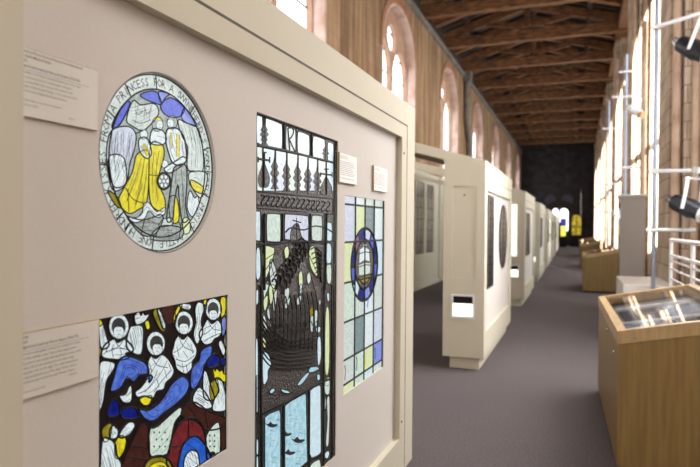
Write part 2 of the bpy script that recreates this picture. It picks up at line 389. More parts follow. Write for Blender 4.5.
# right wall: deep piers with window bays between
rw = MB()
RH = [arch(BAY0+1.9+BAYL*k, BAY0+BAYL-.2+BAYL*k, 1.5, 6.2, 8.2) for k in range(6)]
fill([(YB, 0), (YE, 0), (YE, 9.2), (YB, 9.2)], RH, .25, lambda u, v, w_: (XG+.25+w_, u, v), wallR, rw)
rw.build('wall_right', kind='structure')
for k in range(6):
    y0, y1 = BAY0+1.9+BAYL*k, BAY0+BAYL-.2+BAYL*k
    r = empty('window_%d' % (12+k), (XG, (y0+y1)/2, 1.5), kind='structure')
    rel(r, fill(arch(y0, y1, 1.5, 6.2, 8.2), [], .012, lambda u, v, w_: (XG+.2+w_, u, v), pane_clear), 'glass_pane')
    m = MB()
    for q in (1/3, 2/3): m.box(XG+.06, XG+.14, y0+(y1-y0)*q-.05, y0+(y1-y0)*q+.05, 1.5, 7.6, wallR)
    m.box(XG+.06, XG+.16, y0, y1, 4.2, 4.3, wallR)
    rel(r, m, 'mullion')
r = empty('window_30', (XG, 6.3, 1.5), kind='structure')
rel(r, MB().box(XG-.03, XG-.01, 3.9, 8.7, 1.9, 6.3, daylit), 'glass_pane')
m = MB()
for q in (5.5, 7.1): m.box(XG-.08, XG-.03, q-.07, q+.07, 1.9, 6.3, wallR)
for z in (3.0, 4.1, 5.2): m.box(XG-.05, XG-.03, 3.9, 8.7, z-.03, z+.03, lead)
rel(r, m, 'mullion')
for k in range(-1, 7):
    y0 = BAY0+BAYL*k; y1 = y0+1.7; n = 0
    if k == -1: y0, y1 = YB, 3.2
    p = MB(); p.box(XR+.16, XG, y0, y1, 0, 9.2, wallR, 0)
    if k >= 0:
        p.box(XR, XR+.20, y0+.22, y1-.22, 0, 9.2, wallR)
        p.box(XR+.42, XG, y0-.14, y0+.02, 0, 9.2, wallR)
    else: p.box(XR, XR+.2, y0, y1-.3, 0, 9.2, wallR)
    p.build('trim_%d' % (6+k), kind='structure')
    if k >= 0:
        s_ = MB()
        for (x, y, rr) in ((XR+.08, y0+.13, .06), (XR+.30, y0-.05, .05), (XR+.44, y0-.2, .03), (XR+.10, y1-.12, .06)):
            s_.tube([(x, y, .0), (x, y, .35)], rr*1.25, shaft_m, 14); s_.tube([(x, y, .35), (x, y, 7.6)], rr, shaft_m, 14)
            s_.tube([(x, y, 7.6), (x, y, 7.75), (x, y, 7.9)], [rr, rr*1.2, rr*1.7], shaft_m, 14)
        s_.build('trim_%d' % (20+k), kind='structure')
# roof
XM = (XL+XR)/2; RZ = WH+.34; RISE = .95
dk = MB()
for (xa, xb) in ((XL-.6, XM), (XG+.3, XM)):
    za = RZ+.24-(.16 if xa < 0 else .32)
    dk.hexa([(xa, YB-.3, za), (xb, YB-.3, RZ+RISE+.30), (xb, YE+.3, RZ+RISE+.30), (xa, YE+.3, za),
             (xa, YB-.3, za+.1), (xb, YB-.3, RZ+RISE+.40), (xb, YE+.3, RZ+RISE+.40), (xa, YE+.3, za+.1)], deckm)
dk.build('ceiling', kind='structure')
def make_truss(tie):
    r = empty('roof_truss' if tie else 'rafter_pair', (XM, 0, WH))
    g = WH
    def rb(m_, nm): m_.v = [(x-XM, y, z-WH) for x, y, z in m_.v]; m_.build(nm, r)
    if tie:
        m_ = MB(); n = 8
        for i in range(n):   # old tie beam, slightly cambered and wavy
            xa, xb = XL+(XR+.3-XL)*i/n, XL+(XR+.3-XL)*(i+1)/n
            za, zb = [WH+.12+.0*math.sin(PI*t/n)+.012*math.sin(t*2.3) for t in (i, i+1)]
            m_.beam((xa, .01*math.sin(i*3), za), (xb, .01*math.sin(i*3+3), zb), .30, .36, timber)
        rb(m_, 'tie_beam')
        rb(MB().beam((XM, 0, WH+.46), (XM, 0, RZ+RISE), .2, .22, timber), 'king_post')
        for sgn, xe in ((-1, XL), (1, XR)):
            rb(MB().beam((XM+sgn*.15, 0, WH+.5), (XM+sgn*1.5, 0, RZ+RISE*.5-.08), .16, .18, timber), 'strut')
            rb(MB().beam((XM+sgn*2.1, 0, WH+.4), (XM+sgn*2.1, 0, RZ+RISE*.34), .12, .14, timber), 'stud')
            rb(MB().beam((XM+sgn*1.95, .0, WH-.02), (XM+sgn*1.95, .0, WH+.5), .34, .07, black_m), 'iron_strap')
    for xe in (XL, XR+.2):
        rb(MB().beam((xe, 0, RZ+.02), (XM, 0, RZ+RISE), .26, .30, timber), 'principal_rafter')
    return r
t0 = make_truss(True); tl = ['nearest', 'second', 'third', 'fourth', 'fifth', 'sixth', 'seventh', 'eighth', 'ninth', 'tenth', 'eleventh', 'twelfth']
T0 = 23.5
for k in range(-3, 9):
    o = t0 if k == -3 else copy_tree(t0); o.location.y = T0+3.65*k
    tag(o, 'brown timber tie-beam truss spanning the hall, %s going away down the hall' % ['first','second','third','fourth','fifth','sixth','seventh','eighth','ninth','tenth','eleventh','twelfth'][k+3], 'roof truss', 'tie-beam roof trusses across the hall')
f0 = make_truss(False)
for k in range(-2, 9):
    o = f0 if k == -2 else copy_tree(f0); o.location.y = T0-1.82+3.65*k
    tag(o, 'pair of sloping brown rafters without a tie beam, %s pair going away' % ['first','second','third','fourth','fifth','sixth','seventh','eighth','ninth','tenth','eleventh'][k+2], 'rafters', 'rafter pairs between the trusses')
pr = MB()
for sgn, xe in ((-1, XL), (1, XR)):
    for t in (.3, .62, .95):
        x = xe+(XM-xe)*t; z = RZ+RISE*t+.2
        pr.box(x-.08, x+.08, YB, YE, z-.05, z+.1, timber2)
pr.build('trim_30', kind='structure')
cr = MB()
y = 10.0
while y < YE-4:
    for xe in (XL, XR+.1): cr.beam((xe, y, RZ+.22), (XM, y, RZ+RISE+.22), .12, .12, timber2)
    y += .72
cr.build('trim_31', kind='structure')
# ------------------------------------------------------------------ display stands
XF, XP = -.962, -.995      # face of the frames, face of the inset panels
UL, UD, TOPZ = 2.85, .46, 2.34
SL = .29                   # slope of the canopy, rising away from the aisle
def rect(y0, y1, z0, z1): return [(y0, z0), (y1, z0), (y1, z1), (y0, z1)]
def corners(x0, x1, yt, yb, c=XP):
    """upright rectangle whose near top corner, far side and bottom follow the photo"""
    a = px_plane(x0, yt, c); b = px_plane(x1, yb, c); return a[0], b[0], b[1], a[1]
# hole outlines in the first panel
ca = px_plane(99.6, 162, XP); cb_ = px_plane(215.2, 162, XP); ct = px_plane(157, 75.2, XP); cz_ = px_plane(157, 249, XP)
CY, CR = (ca[0]+cb_[0])/2, ((cb_[0]-ca[0])/2*.5+(px_plane(157, 75, XP)[1]-px_plane(160, 249.6, XP)[1])/2*.5); CZ = (px_plane(157, 75, XP)[1]+px_plane(160, 249.6, XP)[1])/2
ship = corners(256.7, 335.4, 111.6, 500)
ship = (ship[0], ship[1], px_plane(256.7, 530, XP)[1], ship[3])
nat = (px_plane(99.2, 318, XP)[0], px_plane(228.2, 295, XP)[0], px_plane(99.2, 530, XP)[1], px_plane(228.4, 294.6, XP)[1]*.5+px_plane(99.2, 318.9, XP)[1]*.5)
w3 = (px_plane(344.9, 195.2, XP)[0], px_plane(384.9, 201.8, XP)[0], px_plane(384.9, 366.6, XP)[1]*.5+px_plane(344.9, 393.7, XP)[1]*.5, px_plane(344.9, 195.2, XP)[1])
def circ(cy, cz, r, n=64): return [(cy+r*math.cos(2*PI*i/n), cz+r*math.sin(2*PI*i/n)) for i in range(n)]
inner = (.80, px_plane(402.3, 137, XF)[0], px_plane(399.7, 439.2, XF)[1], px_plane(402.3, 137.2, XF)[1])
Y1 = 3.66
S0 = empty('display_stand', (XF, .72, 0), label='tall cream display stand holding the round, nativity and ship windows', cat='display stand')
pan = fill(rect(inner[0]-.03, inner[1]+.03, inner[2]-.03, inner[3]+.03), [circ(CY, CZ, CR+.004), rect(*ship), rect(*nat), rect(*w3)], .016, lambda u, v, w_: (XP+w_, u, v), fabric)
rel(S0, pan, 'inset_panel', label='pinkish beige inset panel cut out for the windows')
fr = fill(rect(.72, Y1, .14, TOPZ), [rect(*inner)], .05, lambda u, v, w_: (XF+w_, u, v), paint)
fo = rel(S0, fr, 'front_frame')
# the narrow dark joint running round the door frame
g = MB(); gy = px_plane(407.3, 126, XF)[0]; gz = px_plane(407.3, 126, XF)[1]
g.box(XF-.004, XF+.0012, .84, gy+.005, gz-.004, gz+.004, paint_dk); g.box(XF-.004, XF+.0012, gy-.003, gy+.003, .16, gz, paint_dk)
rel(S0, g, 'frame_joint')
rel(S0, MB().box(XF-.03, XF+.045, .70, .792, .14, TOPZ+.1, paint, .006), 'end_post')
rel(S0, MB().box(XF-UD, XF-.05, .74, Y1-.01, .14, 2.3, paint).box(XF-.05, XF-.041, Y1-.02, Y1, .14, 2.3, paint), 'cabinet_body')
rel(S0, MB().hexa([(XF-UD, .72, 2.3), (XF-.05, .72, 2.3), (XF-.05, Y1, 2.3), (XF-UD, Y1, 2.3), (XF-UD, .72, TOPZ+SL*UD), (XF-.05, .72, TOPZ), (XF-.05, Y1, TOPZ), (XF-UD, Y1, TOPZ+SL*UD)], paint), 'sloping_top')
rel(S0, MB().box(XF-UD+.06, XF-.06, .8, Y1-.06, 0, .14, paint), 'plinth')
sl = MB()
for z in (px_plane(405.5, 154, XF)[1], px_plane(402, 421, XF)[1]): sl.tube([(XF, inner[1]+.035, z), (XF+.004, inner[1]+.035, z)], .006, paint_dk, 10)
rel(S0, sl, 'keyhole')
LBX = XP-.12
rel(S0, MB().box(LBX-.02, LBX, inner[0], inner[1], inner[2], inner[3], mat('lightbox_back', (240, 240, 235), .8)), 'light_box')
# ---- generic stand (local: origin at aisle-side front corner on floor, x to the left is negative, y away)
def make_stand(kind):
    r = empty('display_stand', (XF, 0, 0))
    L_ = UL
    iz0, iz1 = .42, 2.02
    f = fill(rect(0, L_, .14, TOPZ), [rect(.18, L_-.18, iz0, iz1)], .04, lambda u, v, w_: (w_, u, v), paint); f.build('front_frame', r)
    MB().box(-.05, -.03, .16, L_-.16, iz0-.02, iz1+.02, fabric).build('inset_panel', r)
    g_ = MB().box(-.01, .0012, .02, L_-.02, iz1+.135, iz1+.142, paint_dk); g_.build('frame_joint', r)
    # end face with its light slot and recessed panel, shaped with the sloping canopy top
    xs = -UD
    nx0, nx1, nz0, nz1 = xs+.11, -.12, .60, .83
    def endmap(u, v, w_): return (u, -w_-.03 if False else w_+.03, v)
    outer = [(xs, .14), (-.0405, .14), (-.0405, TOPZ+SL*.04), (xs, TOPZ+SL*UD)]
    ph = rect(xs+.10, -.10, 1.03, 2.06)
    nh = rect(nx0, nx1, nz0, nz1)
    MBe = fill(outer, [ph, nh], .03, endmap, paint); MBe.build('end_face', r)
    if kind == 0: MB().box(xs+.09, -.09, .012, .02, 1.02, 2.07, paint).tube([(xs/2, .012, 1.96), (xs/2, .004, 1.96)], .01, paint_dk, 8).build('end_panel', r, label='plain recessed cream end panel')
    else:
        MB().box(xs+.09, -.09, .022, .028, 1.02, 2.07, paint).build('end_panel', r)
        MB().box(xs+.03, xs+.30, -.012, -.0, 1.02, 2.07, litpan, .003).build('lit_panel', r, label='glowing white upright panel')
    s_ = fill(rect(nx0-.015, nx1+.015, nz0-.02, nz1+.015), [rect(nx0+.006, nx1-.006, nz0+.004, nz1-.004)], .012, lambda u, v, w_: (u, w_, v), white_m); so = s_.build('slot_window', r)
    MB().box(nx0, nx1, .024, .028, nz0, nz1, litwin).build('lit_pane', so)
    MB().box(nx0, nx1, .004, .018, nz0+.62*(nz1-nz0), nz1, blackm).build('dark_blind', so)
    b_ = MB().hexa([(xs, .03, .14), (-.05, .03, .14), (-.05, L_-.01, .14), (xs, L_-.01, .14), (xs, .03, TOPZ+SL*UD-.002), (-.05, .03, TOPZ-.002), (-.05, L_-.01, TOPZ-.002), (xs, L_-.01, TOPZ+SL*UD-.002)], paint)
    b_.build('cabinet_body', r)
    MB().box(xs+.07, -.06, .07, L_-.06, 0, .14, paint).build('plinth', r)
    # canopy board running back to the wall-side displays
    xe = -2.36
    zt = lambda x: TOPZ-SL*x
    hb = MB().hexa([(xe, .0, zt(xe)-.14), (xs, .0, zt(xs)-.11), (xs, .04, zt(xs)-.11), (xe, .04, zt(xe)-.14), (xe, .0, zt(xe)), (xs, .0, zt(xs)), (xs, .04, zt(xs)), (xe, .04, zt(xe))], paint)
    hb.build('canopy_board', r)
    lb = MB().hexa([(xe, .02, zt(xe)-.36), (xs, .02, zt(xs)-.30), (xs, .12, zt(xs)-.30), (xe, .12, zt(xe)-.36), (xe, .02, zt(xe)-.27), (xs, .02, zt(xs)-.21), (xs, .12, zt(xs)-.21), (xe, .12, zt(xe)-.27)], paint)
    lb.build('canopy_rail', r)
    MB().hexa([(xe, .04, zt(xe)-.05), (xs, .04, zt(xs)-.05), (xs, L_, zt(xs)-.05), (xe, L_, zt(xe)-.05), (xe, .04, zt(xe)-.02), (xs, .04, zt(xs)-.02), (xs, L_, zt(xs)-.02), (xe, L_, zt(xe)-.02)], paint).build('canopy_roof', r)
    MB().hexa([(xe, .3, zt(xe)-.12), (xs, .3, zt(xs)-.12), (xs, .34, zt(xs)-.12), (xe, .34, zt(xe)-.12), (xe, .3, zt(xe)-.02), (xs, .3, zt(xs)-.02), (xs, .34, zt(xs)-.02), (xe, .34, zt(xe)-.02)], paint).build('canopy_brace', r)
    return r
UY = [6.73, 12.6, 18.6, 24.6, 30.6, 36.6, 42.6]
UX = [0, -.04, -.09, -.14, -.20, -.26, -.32]
ordn = ['first', 'second', 'third', 'fourth', 'fifth', 'sixth', 'seventh', 'eighth']
s1 = make_stand(0); s1.location.y = UY[0]
tag(s1, 'cream display stand with a plain recessed end panel above a small lit slot window', 'display stand', 'cream display stands along the aisle')
s2 = make_stand(1)
for i, y in enumerate(UY[1:]):
    o = s2 if i == 0 else copy_tree(s2); o.location.y = y; o.location.x = XF+UX[i+1]
    tag(o, 'cream display stand with a glowing white end panel, %s of these down the aisle' % ordn[i], 'display stand', 'cream display stands along the aisle')
def stand_window(name, y, x0, y0, y1, z0, z1, shape, m, label, cat, bars):
    r = empty(name, (XF-.028, y, z0), label=label, cat=cat)
    if shape == 'oval': o_ = [((y0+y1)/2+(y1-y0)/2*math.cos(t*PI/14), (z0+z1)/2+(z1-z0)/2*math.sin(t*PI/14)) for t in range(28)]
    elif shape == 'arch': o_ = arch(y0, y1, z0, z1-.18, z1)
    else: o_ = rect(y0, y1, z0, z1)
    c = ((y0+y1)/2, (z0+z1)/2); i_ = [(c[0]+(p[0]-c[0])*.86, c[1]+(p[1]-c[1])*.96) for p in o_]
    rel(r, fill(o_, [i_], .016, lambda u, v, w_: (XF-.012+w_, y+u, v), black_m), 'frame')
    rel(r, fill(i_, [], .006, lambda u, v, w_: (XF-.020+w_, y+u, v), m), 'glass')
    l_ = MB(); n = bars
    for q in range(1, n): z = z0+(z1-z0)*q/n; k = 1 if shape == 'rect' else math.sqrt(max(0, 1-((z-c[1])/((z1-z0)/2))**2)); l_.box(XF-.02, XF-.014, y+c[0]-(y1-y0)*.45*k, y+c[0]+(y1-y0)*.45*k, z-.004, z+.004, lead)
    l_.box(XF-.02, XF-.014, y+c[0]-.004, y+c[0]+.004, z0+.02, z1-.02, lead)
    rel(r, l_, 'lead_came')
y = UY[0]
stand_window('stained_glass', y, 0, .36, .86, .88, 1.98, 'rect', dkglass, 'tall dark rectangular leaded window on the aisle face of the plain-ended stand', 'stained glass window', 12)
stand_window('stained_glass', y, 0, 1.50, 2.35, 1.03, 1.92, 'oval', dkglass, 'dark oval leaded window on the aisle face of the plain-ended stand', 'stained glass window', 10)
cc = MB().box(XF-.028, XF-.020, y+1.02, y+1.24, 1.5, 1.74, cardw); cc.build('label_card', label='small white card between the dark rectangular and oval windows', cat='label')
for i, yy in enumerate(UY[1:6]):
    for j, (a, b) in enumerate(((.5, .95), (1.15, 1.6))):
        XF0 = XF; XF = XF0+UX[i+1]
        stand_window('stained_glass', yy, 0, a, b, 1.0, 1.92, 'rect', dimglass, 'narrow dim window, %s of two, on the %s stand with glowing end panel' % (('nearer', 'farther')[j], ordn[i]), 'stained glass window', 8)
        XF = XF0
# ---- wall-side displays, seen through the opening
XI = -3.8
def make_inner():
    r = empty('wall_display', (XI, 0, 0)); L_ = 3.3; t = 3.05
    fill(rect(0, L_, .12, t), [rect(.45, 1.35, .9, 2.75), rect(1.6, 2.5, .9, 2.75)], .05, lambda u, v, w_: (w_, u, v), paint).build('front_frame', r)
    MB().box(-.5, -.05, .02, L_-.02, .12, t-.02, paint).box(0, .05, L_-.2, L_-.02, .12, t, paint).build('cabinet_body', r)
    MB().box(-.45, .02, .02, L_-.02, 0, .12, paint).build('plinth', r)
    MB().box(-.045, -.02, .45, 1.35, .9, 2.75, dimglass).box(-.045, -.02, 1.6, 2.5, .9, 2.75, dimglass).build('leaded_glass', r, label='dim coloured leaded glass')
    l_ = MB()
    for z in (1.2, 1.5, 1.8, 2.1, 2.4): l_.box(-.02, -.012, .45, 1.35, z, z+.015, lead).box(-.02, -.012, 1.6, 2.5, z, z+.015, lead)
    for q in (.75, 1.05, 1.9, 2.2): l_.box(-.02, -.012, q, q+.015, .9, 2.75, lead)
    l_.build('lead_came', r); return r
wi = make_inner(); names = ['first', 'second', 'third', 'fourth', 'fifth']
for k in range(5):
    o = wi if k == 0 else copy_tree(wi); o.location.y = 10.7+3.45*k
    tag(o, 'cream cabinet of leaded windows against the long wall, %s seen through the stand opening' % names[k], 'display cabinet', 'cabinets along the inner side of the bays')
# uplighter on the canopy of the first stand
r = empty('uplighter', (-2.06, UY[0]+.02, TOPZ+SL*1.1+.045), label='small white uplighter lying on top of the cream canopy board', cat='lamp')
MB().hexa([(-.13, -.1, .005), (.13, -.1, -.03), (.13, .12, -.03), (-.13, .12, .005), (-.05, -.06, .06), (.05, -.06, .045), (.05, .08, .045), (-.05, .08, .06)], cardw).build('lamp_body', r)
MB().box(-.03, .03, -.03, .05, .05, .062, daylit).build('lamp_glass', r)
# ------------------------------------------------------------------ label cards
def text_block(mb, lines, y0, y1, z0, z1, c, size, lh, bolds=()):
    z = z1-lh*1.1
    for ln, sc_ in lines:
        if ln == '---': mb.box(c, c+.0004, y0+size*.6, y1-size*4, z+lh*.45, z+lh*.52, rule); z -= lh*.35; continue
        if ln:
            ind = len(ln)-len(ln.lstrip()); vs_, fs = glyph(ln.strip(), .012 if sc_ > 1 else .0)
            mx = max(v.x for v in vs_) if vs_ else 1; s_ = size*sc_; s_x = min(s_, (y1-y0-size*1.2)/mx)
            if ln.startswith('>>'): pass
            mb.add([(c+.0003, y0+size*.6+ind*size*.35+v.x*s_x, z+v.y*s_) for v in vs_], fs, text)
        z -= lh*(1.05 if sc_ > 1 else 1)
def label_card(y0, y1, z0, z1, th, lines, size, lh, m, label):
    r = empty('label_card', (XP, y0, z0), label=label, cat='label')
    b = MB().box(XP+.0005, XP+th, y0, y1, z0, z1, cedge); b.box(XP+th-.0005, XP+th+.0006, y0+.001, y1-.0005, z0+.001, z1-.001, m); rel(r, b, 'card')
    lh = (z1-z0)/(sum(.35 if l[0] == '---' else 1.03 for l in lines)+1.3)
    t = MB(); text_block(t, lines, y0, y1, z0, z1, XP+th+.0007, min(size, lh*.74), lh); rel(r, t, 'printed_text')
a = px_plane(98.3, 70.6, XP+.008); b = px_plane(97.9, 131, XP+.008)
L1 = [("A Hundred Kisses from a Princess for a Swineherd's", 1.15), ('Wonderful Musical Rattle', 1.15), ('   1950', 1.15), ('Designed and made by Harcourt Doyle (1913-70)', 1.15), ('---', 1),
      ('Inspired by one of Hans Christian Andersen\'s stories, this', 1), ('panel was presented as a wedding gift to Doyle\'s', 1), ('friend, Joshua Platt. Harcourt Doyle studied book', 1), ('illustration at the Royal College of Art and many of his', 1), ('designs for stained glass had literary themes.', 1), ('', 1),
      ('Gift of John Platt, in memory of his parents,', .9), ('John and Joan 2002', .9), ('                                                     2002.3', .9)]
label_card(.83, a[0], b[1], a[1], .007, L1, .0082, .0112, card, 'white text card beside the upper rim of the round window')
a = px_plane(98.3, 319.4, XP+.008); b = px_plane(98.3, 377.3, XP+.008)
L2 = [('Nativity', 1.15), ('   1960', 1.15), ('Designed and made by Francis Spear (1902-79)', 1.15), ('---', 1), ('Angels and seraph gather around the newly born Christ', 1), ('child in this nativity scene. Some of the angels in the', 1), ('clouds point to two shepherds watching the scene, while', 1),
      ('the others direct our attention to the three magi', 1), ('following the star on the right. The early stained glass', 1), ('panel was probably fired at The Glass House, where', 1), ('Francis had access to kilns through Martin Travers.', 1), ('                                                    2002.14', .9), ('Gift of Simon Spear, 2002', .9)]
label_card(.83, a[0], b[1], a[1], .007, L2, .0082, .0108, card, 'white text card beside the top of the nativity window')
a = px_plane(340.2, 152.5, XP+.01); b = px_plane(356.8, 185.2, XP+.01)
S_ = [('The King of the Sea', 1.1), ('---', 1)]+[('words about this leaded window, its maker', 1)]*0
def greek(n):
    wds = 'glass lead panel made for the window and its maker by hand in the studio with ship sea sails'.split(); out = []
    for i in range(n): out.append(' '.join(random.choice(wds) for _ in range(7))+('.' if i % 3 == 2 else ''))
    return out
def tiny_text(mb, y0, y1, z0, z1, c, rows):
    """print too small to read in the photo: rows of short strokes"""
    lh = (z1-z0)/(rows+3)
    for q in range(rows):
        if q in (2, rows-2): continue
        y = y0+.006; z = z1-lh*(q+1.8); ye = y0+(y1-y0)*(random.uniform(.72, .92) if q > 1 else .45)
        while y < ye:
            d = random.uniform(.004, .012); mb.box(c, c+.0003, y, min(y+d, ye), z, z+lh*.38, mat('faint_print', (168, 164, 158), .8)); y += d+.0035
def small_card(x0, x1, yt, yb, label):
    a = px_plane(x0, yt, XP+.012); b = px_plane(x1, yb, XP+.012)
    r = empty('label_card', (XP, a[0], b[1]), label=label, cat='label')
    q = MB().box(XP+.0005, XP+.011, a[0], b[0], b[1], a[1], cedge); q.box(XP+.0105, XP+.012, a[0]+.001, b[0]-.001, b[1]+.001, a[1]-.001, cardw); rel(r, q, 'card')
    t = MB(); tiny_text(t, a[0], b[0], b[1], a[1], XP+.0121, 13); rel(r, t, 'printed_text')
small_card(339.8, 356.8, 152.0, 185.2, 'larger white card fixed to the panel just right of the ship window')
small_card(374.2, 387.2, 165.2, 192.8, 'smaller white card fixed to the panel above the little grid window')
# ------------------------------------------------------------------ round window
GX = XP-.012
A = Art(GX, (90, 60, 2.336))
A.k = 0; A.w = 1.55
R_ = CR
def C2(r, a): return (CY+r*math.cos(a), CZ+r*math.sin(a))
A.flat([C2(R_+.004, 2*PI*i/64) for i in range(64)], G['pale'], 'glass')
inn = R_*.835
A.flat([C2(inn, 2*PI*i/64) for i in range(64)], G['grey'], 'glass')
gr = 'glass'
def F(P2, n): A.folds(P2, n, .0011, 'painting')
p_ = A.poly([(85, 140), (100, 95), (118, 105), (150, 102), (160, 125), (140, 152), (122, 165), (100, 155)], 'pale'); F(p_, 7)
A.paint([(105, 100), (108, 130), (104, 152)]); A.paint([(128, 108), (126, 140)]); A.paint([(143, 106), (138, 140)])
A.poly([(117, 82), (138, 73), (157, 76), (166, 103), (148, 99), (130, 92)], 'blue')
A.poly([(160, 74), (184, 79), (176, 88), (166, 99)], 'lblue')
A.poly([(165, 106), (188, 88), (219, 110), (212, 131), (190, 134), (172, 124)], 'blue')
A.poly([(221, 112), (238, 132), (250, 155), (226, 147), (213, 134)], 'lblue')
A.poly([(84, 98), (93, 103), (70, 150), (50, 157), (63, 125)], 'blue')
p_ = A.poly([(205, 140), (226, 148), (250, 158), (262, 200), (262, 262), (228, 255), (228, 205), (214, 178)], 'pale'); F(p_, 10)
A.paint([(232, 152), (238, 200), (236, 250)]); A.paint([(248, 165), (252, 210), (250, 255)])
p_ = A.poly([(50, 165), (88, 155), (106, 172), (104, 205), (92, 245), (84, 290), (56, 306), (42, 270), (38, 210)], 'lilac'); F(p_, 16)
A.poly([(44, 225), (78, 228), (84, 285), (60, 298), (46, 275)], 'white'); A.paint([(60, 235), (68, 255), (62, 280)]); A.paint([(72, 235), (78, 262)])
for q in range(4): A.paint([(52+q*13, 165+q), (50+q*14, 200), (54+q*12, 225)], .0014)
p_ = A.poly([(108, 222), (134, 212), (137, 260), (132, 330), (112, 350), (88, 358), (66, 330), (78, 300), (98, 262)], 'yellow'); F(p_, 10)
A.line([(82, 298), (100, 325), (128, 335)], .0022); A.line([(88, 300), (90, 355)], .002)
A.poly([(40, 305), (62, 318), (72, 345), (58, 338)], 'olive')
p_ = A.poly([(142, 195), (168, 198), (172, 225), (160, 270), (160, 290), (174, 325), (172, 352), (152, 348), (139, 325), (137, 250)], 'yellow'); F(p_, 8)
A.line([(137, 268), (160, 270)], .002)
A.poly([(184, 325), (200, 318), (207, 350), (205, 378), (188, 376)], 'yellow')
p_ = A.poly([(142, 168), (152, 160), (170, 166), (178, 185), (168, 198), (141, 194)], 'white'); F(p_, 3)
A.ell(157, 150, 13, 17, 'grey', 'painting', .0012); A.ell(162, 152, 8, 11, 'white', 'painting', .0006); A.poly([(148, 140), (158, 134), (166, 140), (158, 141)], 'yellow', True, 'painting', 0)
A.paint([(163, 149), (166, 151)]); A.paint([(161, 157), (165, 158)])
p_ = A.poly([(178, 165), (192, 158), (208, 164), (220, 188), (224, 232), (212, 246), (192, 240), (182, 215), (176, 190)], 'white', True, 'glass', .0028); F(p_, 6)
A.ell(191, 146, 12, 16, 'grey', 'painting', .0012); A.ell(187, 149, 8, 11, 'white', 'painting', .0006); A.paint([(182, 147), (186, 146)]); A.paint([(183, 155), (187, 155)])
A.poly([(201, 172), (208, 175), (208, 226), (201, 226)], 'yellow', False, 'painting', .0006)
A.poly([(186, 170), (190, 169), (192, 205), (189, 208)], 'yellow', False, 'painting', .0006)
p_ = A.poly([(216, 226), (224, 236), (204, 254), (184, 264), (172, 254), (196, 238)], 'white', True, 'glass', .0024); F(p_, 3)
p_ = A.poly([(196, 250), (222, 246), (225, 290), (222, 340), (228, 372), (214, 376), (207, 325), (204, 292), (196, 330), (192, 372), (178, 374), (184, 320), (190, 280)], 'grey', True, 'glass', .0026); F(p_, 9)
p_ = A.poly([(170, 372), (191, 370), (190, 386), (160, 388)], 'pale', True, 'glass', .002); p_ = A.poly([(216, 372), (230, 370), (232, 400), (218, 405)], 'lime', True, 'glass', .002)
A.ell(171, 283, 15, 19, 'grey', 'glass', .004)
for q in range(6): A.ell(171+9*math.cos(q*PI/3), 283+11*math.sin(q*PI/3), 4, 5, 'white', 'painting', .0008)
A.ell(171, 283, 3.5, 4, 'white', 'painting', .0006)
A.ell(173, 243, 8, 9, 'white', 'painting', .001)
p_ = A.poly([(112, 188), (126, 180), (136, 190), (142, 218), (132, 230), (116, 216)], 'white'); F(p_, 8)
A.ell(124, 174, 9, 11, 'white', 'painting', .0012); A.poly([(120, 200), (127, 195), (138, 222), (130, 226)], 'yellow', False, 'painting', .0006)
p_ = A.poly([(84, 366), (108, 372), (132, 372), (168, 362), (160, 395), (138, 412), (112, 402)], 'grey'); F(p_, 14)
p_ = A.poly([(164, 388), (212, 392), (214, 412), (190, 422), (140, 418)], 'grey'); F(p_, 10)
p_ = A.poly([(88, 368), (108, 368), (120, 355), (124, 337), (134, 332), (146, 346), (156, 354), (174, 344), (172, 360), (154, 368), (136, 352), (126, 370), (104, 380)], 'white', True, 'glass', .0018)
A.paint([(96, 372), (116, 364), (130, 344), (142, 352), (156, 361), (170, 353)], .0014)
p_ = A.poly([(232, 262), (270, 264), (268, 300), (256, 322), (238, 300), (230, 285)], 'pale'); F(p_, 5)
A.poly([(234, 280), (262, 296), (258, 312), (238, 300)], 'yellow')
p_ = A.poly([(232, 305), (242, 322), (250, 318), (252, 340), (238, 366), (226, 350), (226, 325)], 'white'); F(p_, 4)
for l in ([(104, 118), (112, 128), (122, 118)], [(126, 112), (132, 126), (142, 114)], [(98, 140), (116, 148), (140, 140)], [(110, 106), (110, 120)], [(214, 165), (224, 200), (226, 240)], [(236, 160), (246, 200), (244, 250)], [(252, 175), (258, 220)],
          [(118, 230), (104, 280), (84, 330)], [(126, 225), (118, 280), (104, 340)], [(132, 240), (126, 300), (120, 340)], [(148, 215), (144, 260), (146, 310)], [(160, 212), (152, 270), (156, 330)], [(60, 180), (54, 220), (58, 260)], [(96, 172), (88, 210), (78, 250)], [(72, 172), (70, 200)],
          [(190, 262), (188, 310), (182, 360)], [(212, 256), (216, 310), (220, 366)], [(200, 258), (198, 290)], [(184, 178), (186, 210), (196, 236)], [(214, 190), (216, 226)]):
    A.paint(l, .0019)
for a_ in ([(28, 245), (42, 247)], [(222, 258), (284, 262)], [(205, 378), (212, 392)], [(126, 370), (118, 405)], [(160, 388), (150, 415)], [(104, 172), (122, 165)], [(212, 378), (205, 422)]): A.line(a_, .0028)
A.came([C2(inn+.002, 2*PI*i/64) for i in range(64)], .0042, True)
A.came([C2(R_+.001, 2*PI*i/64) for i in range(64)], .004, True)
for dg in (152, 128, 97, 92-40, 18, -20, -52, -100, -128, 186, 222): A.came([C2(inn, math.radians(dg)), C2(R_, math.radians(dg))], .0034)
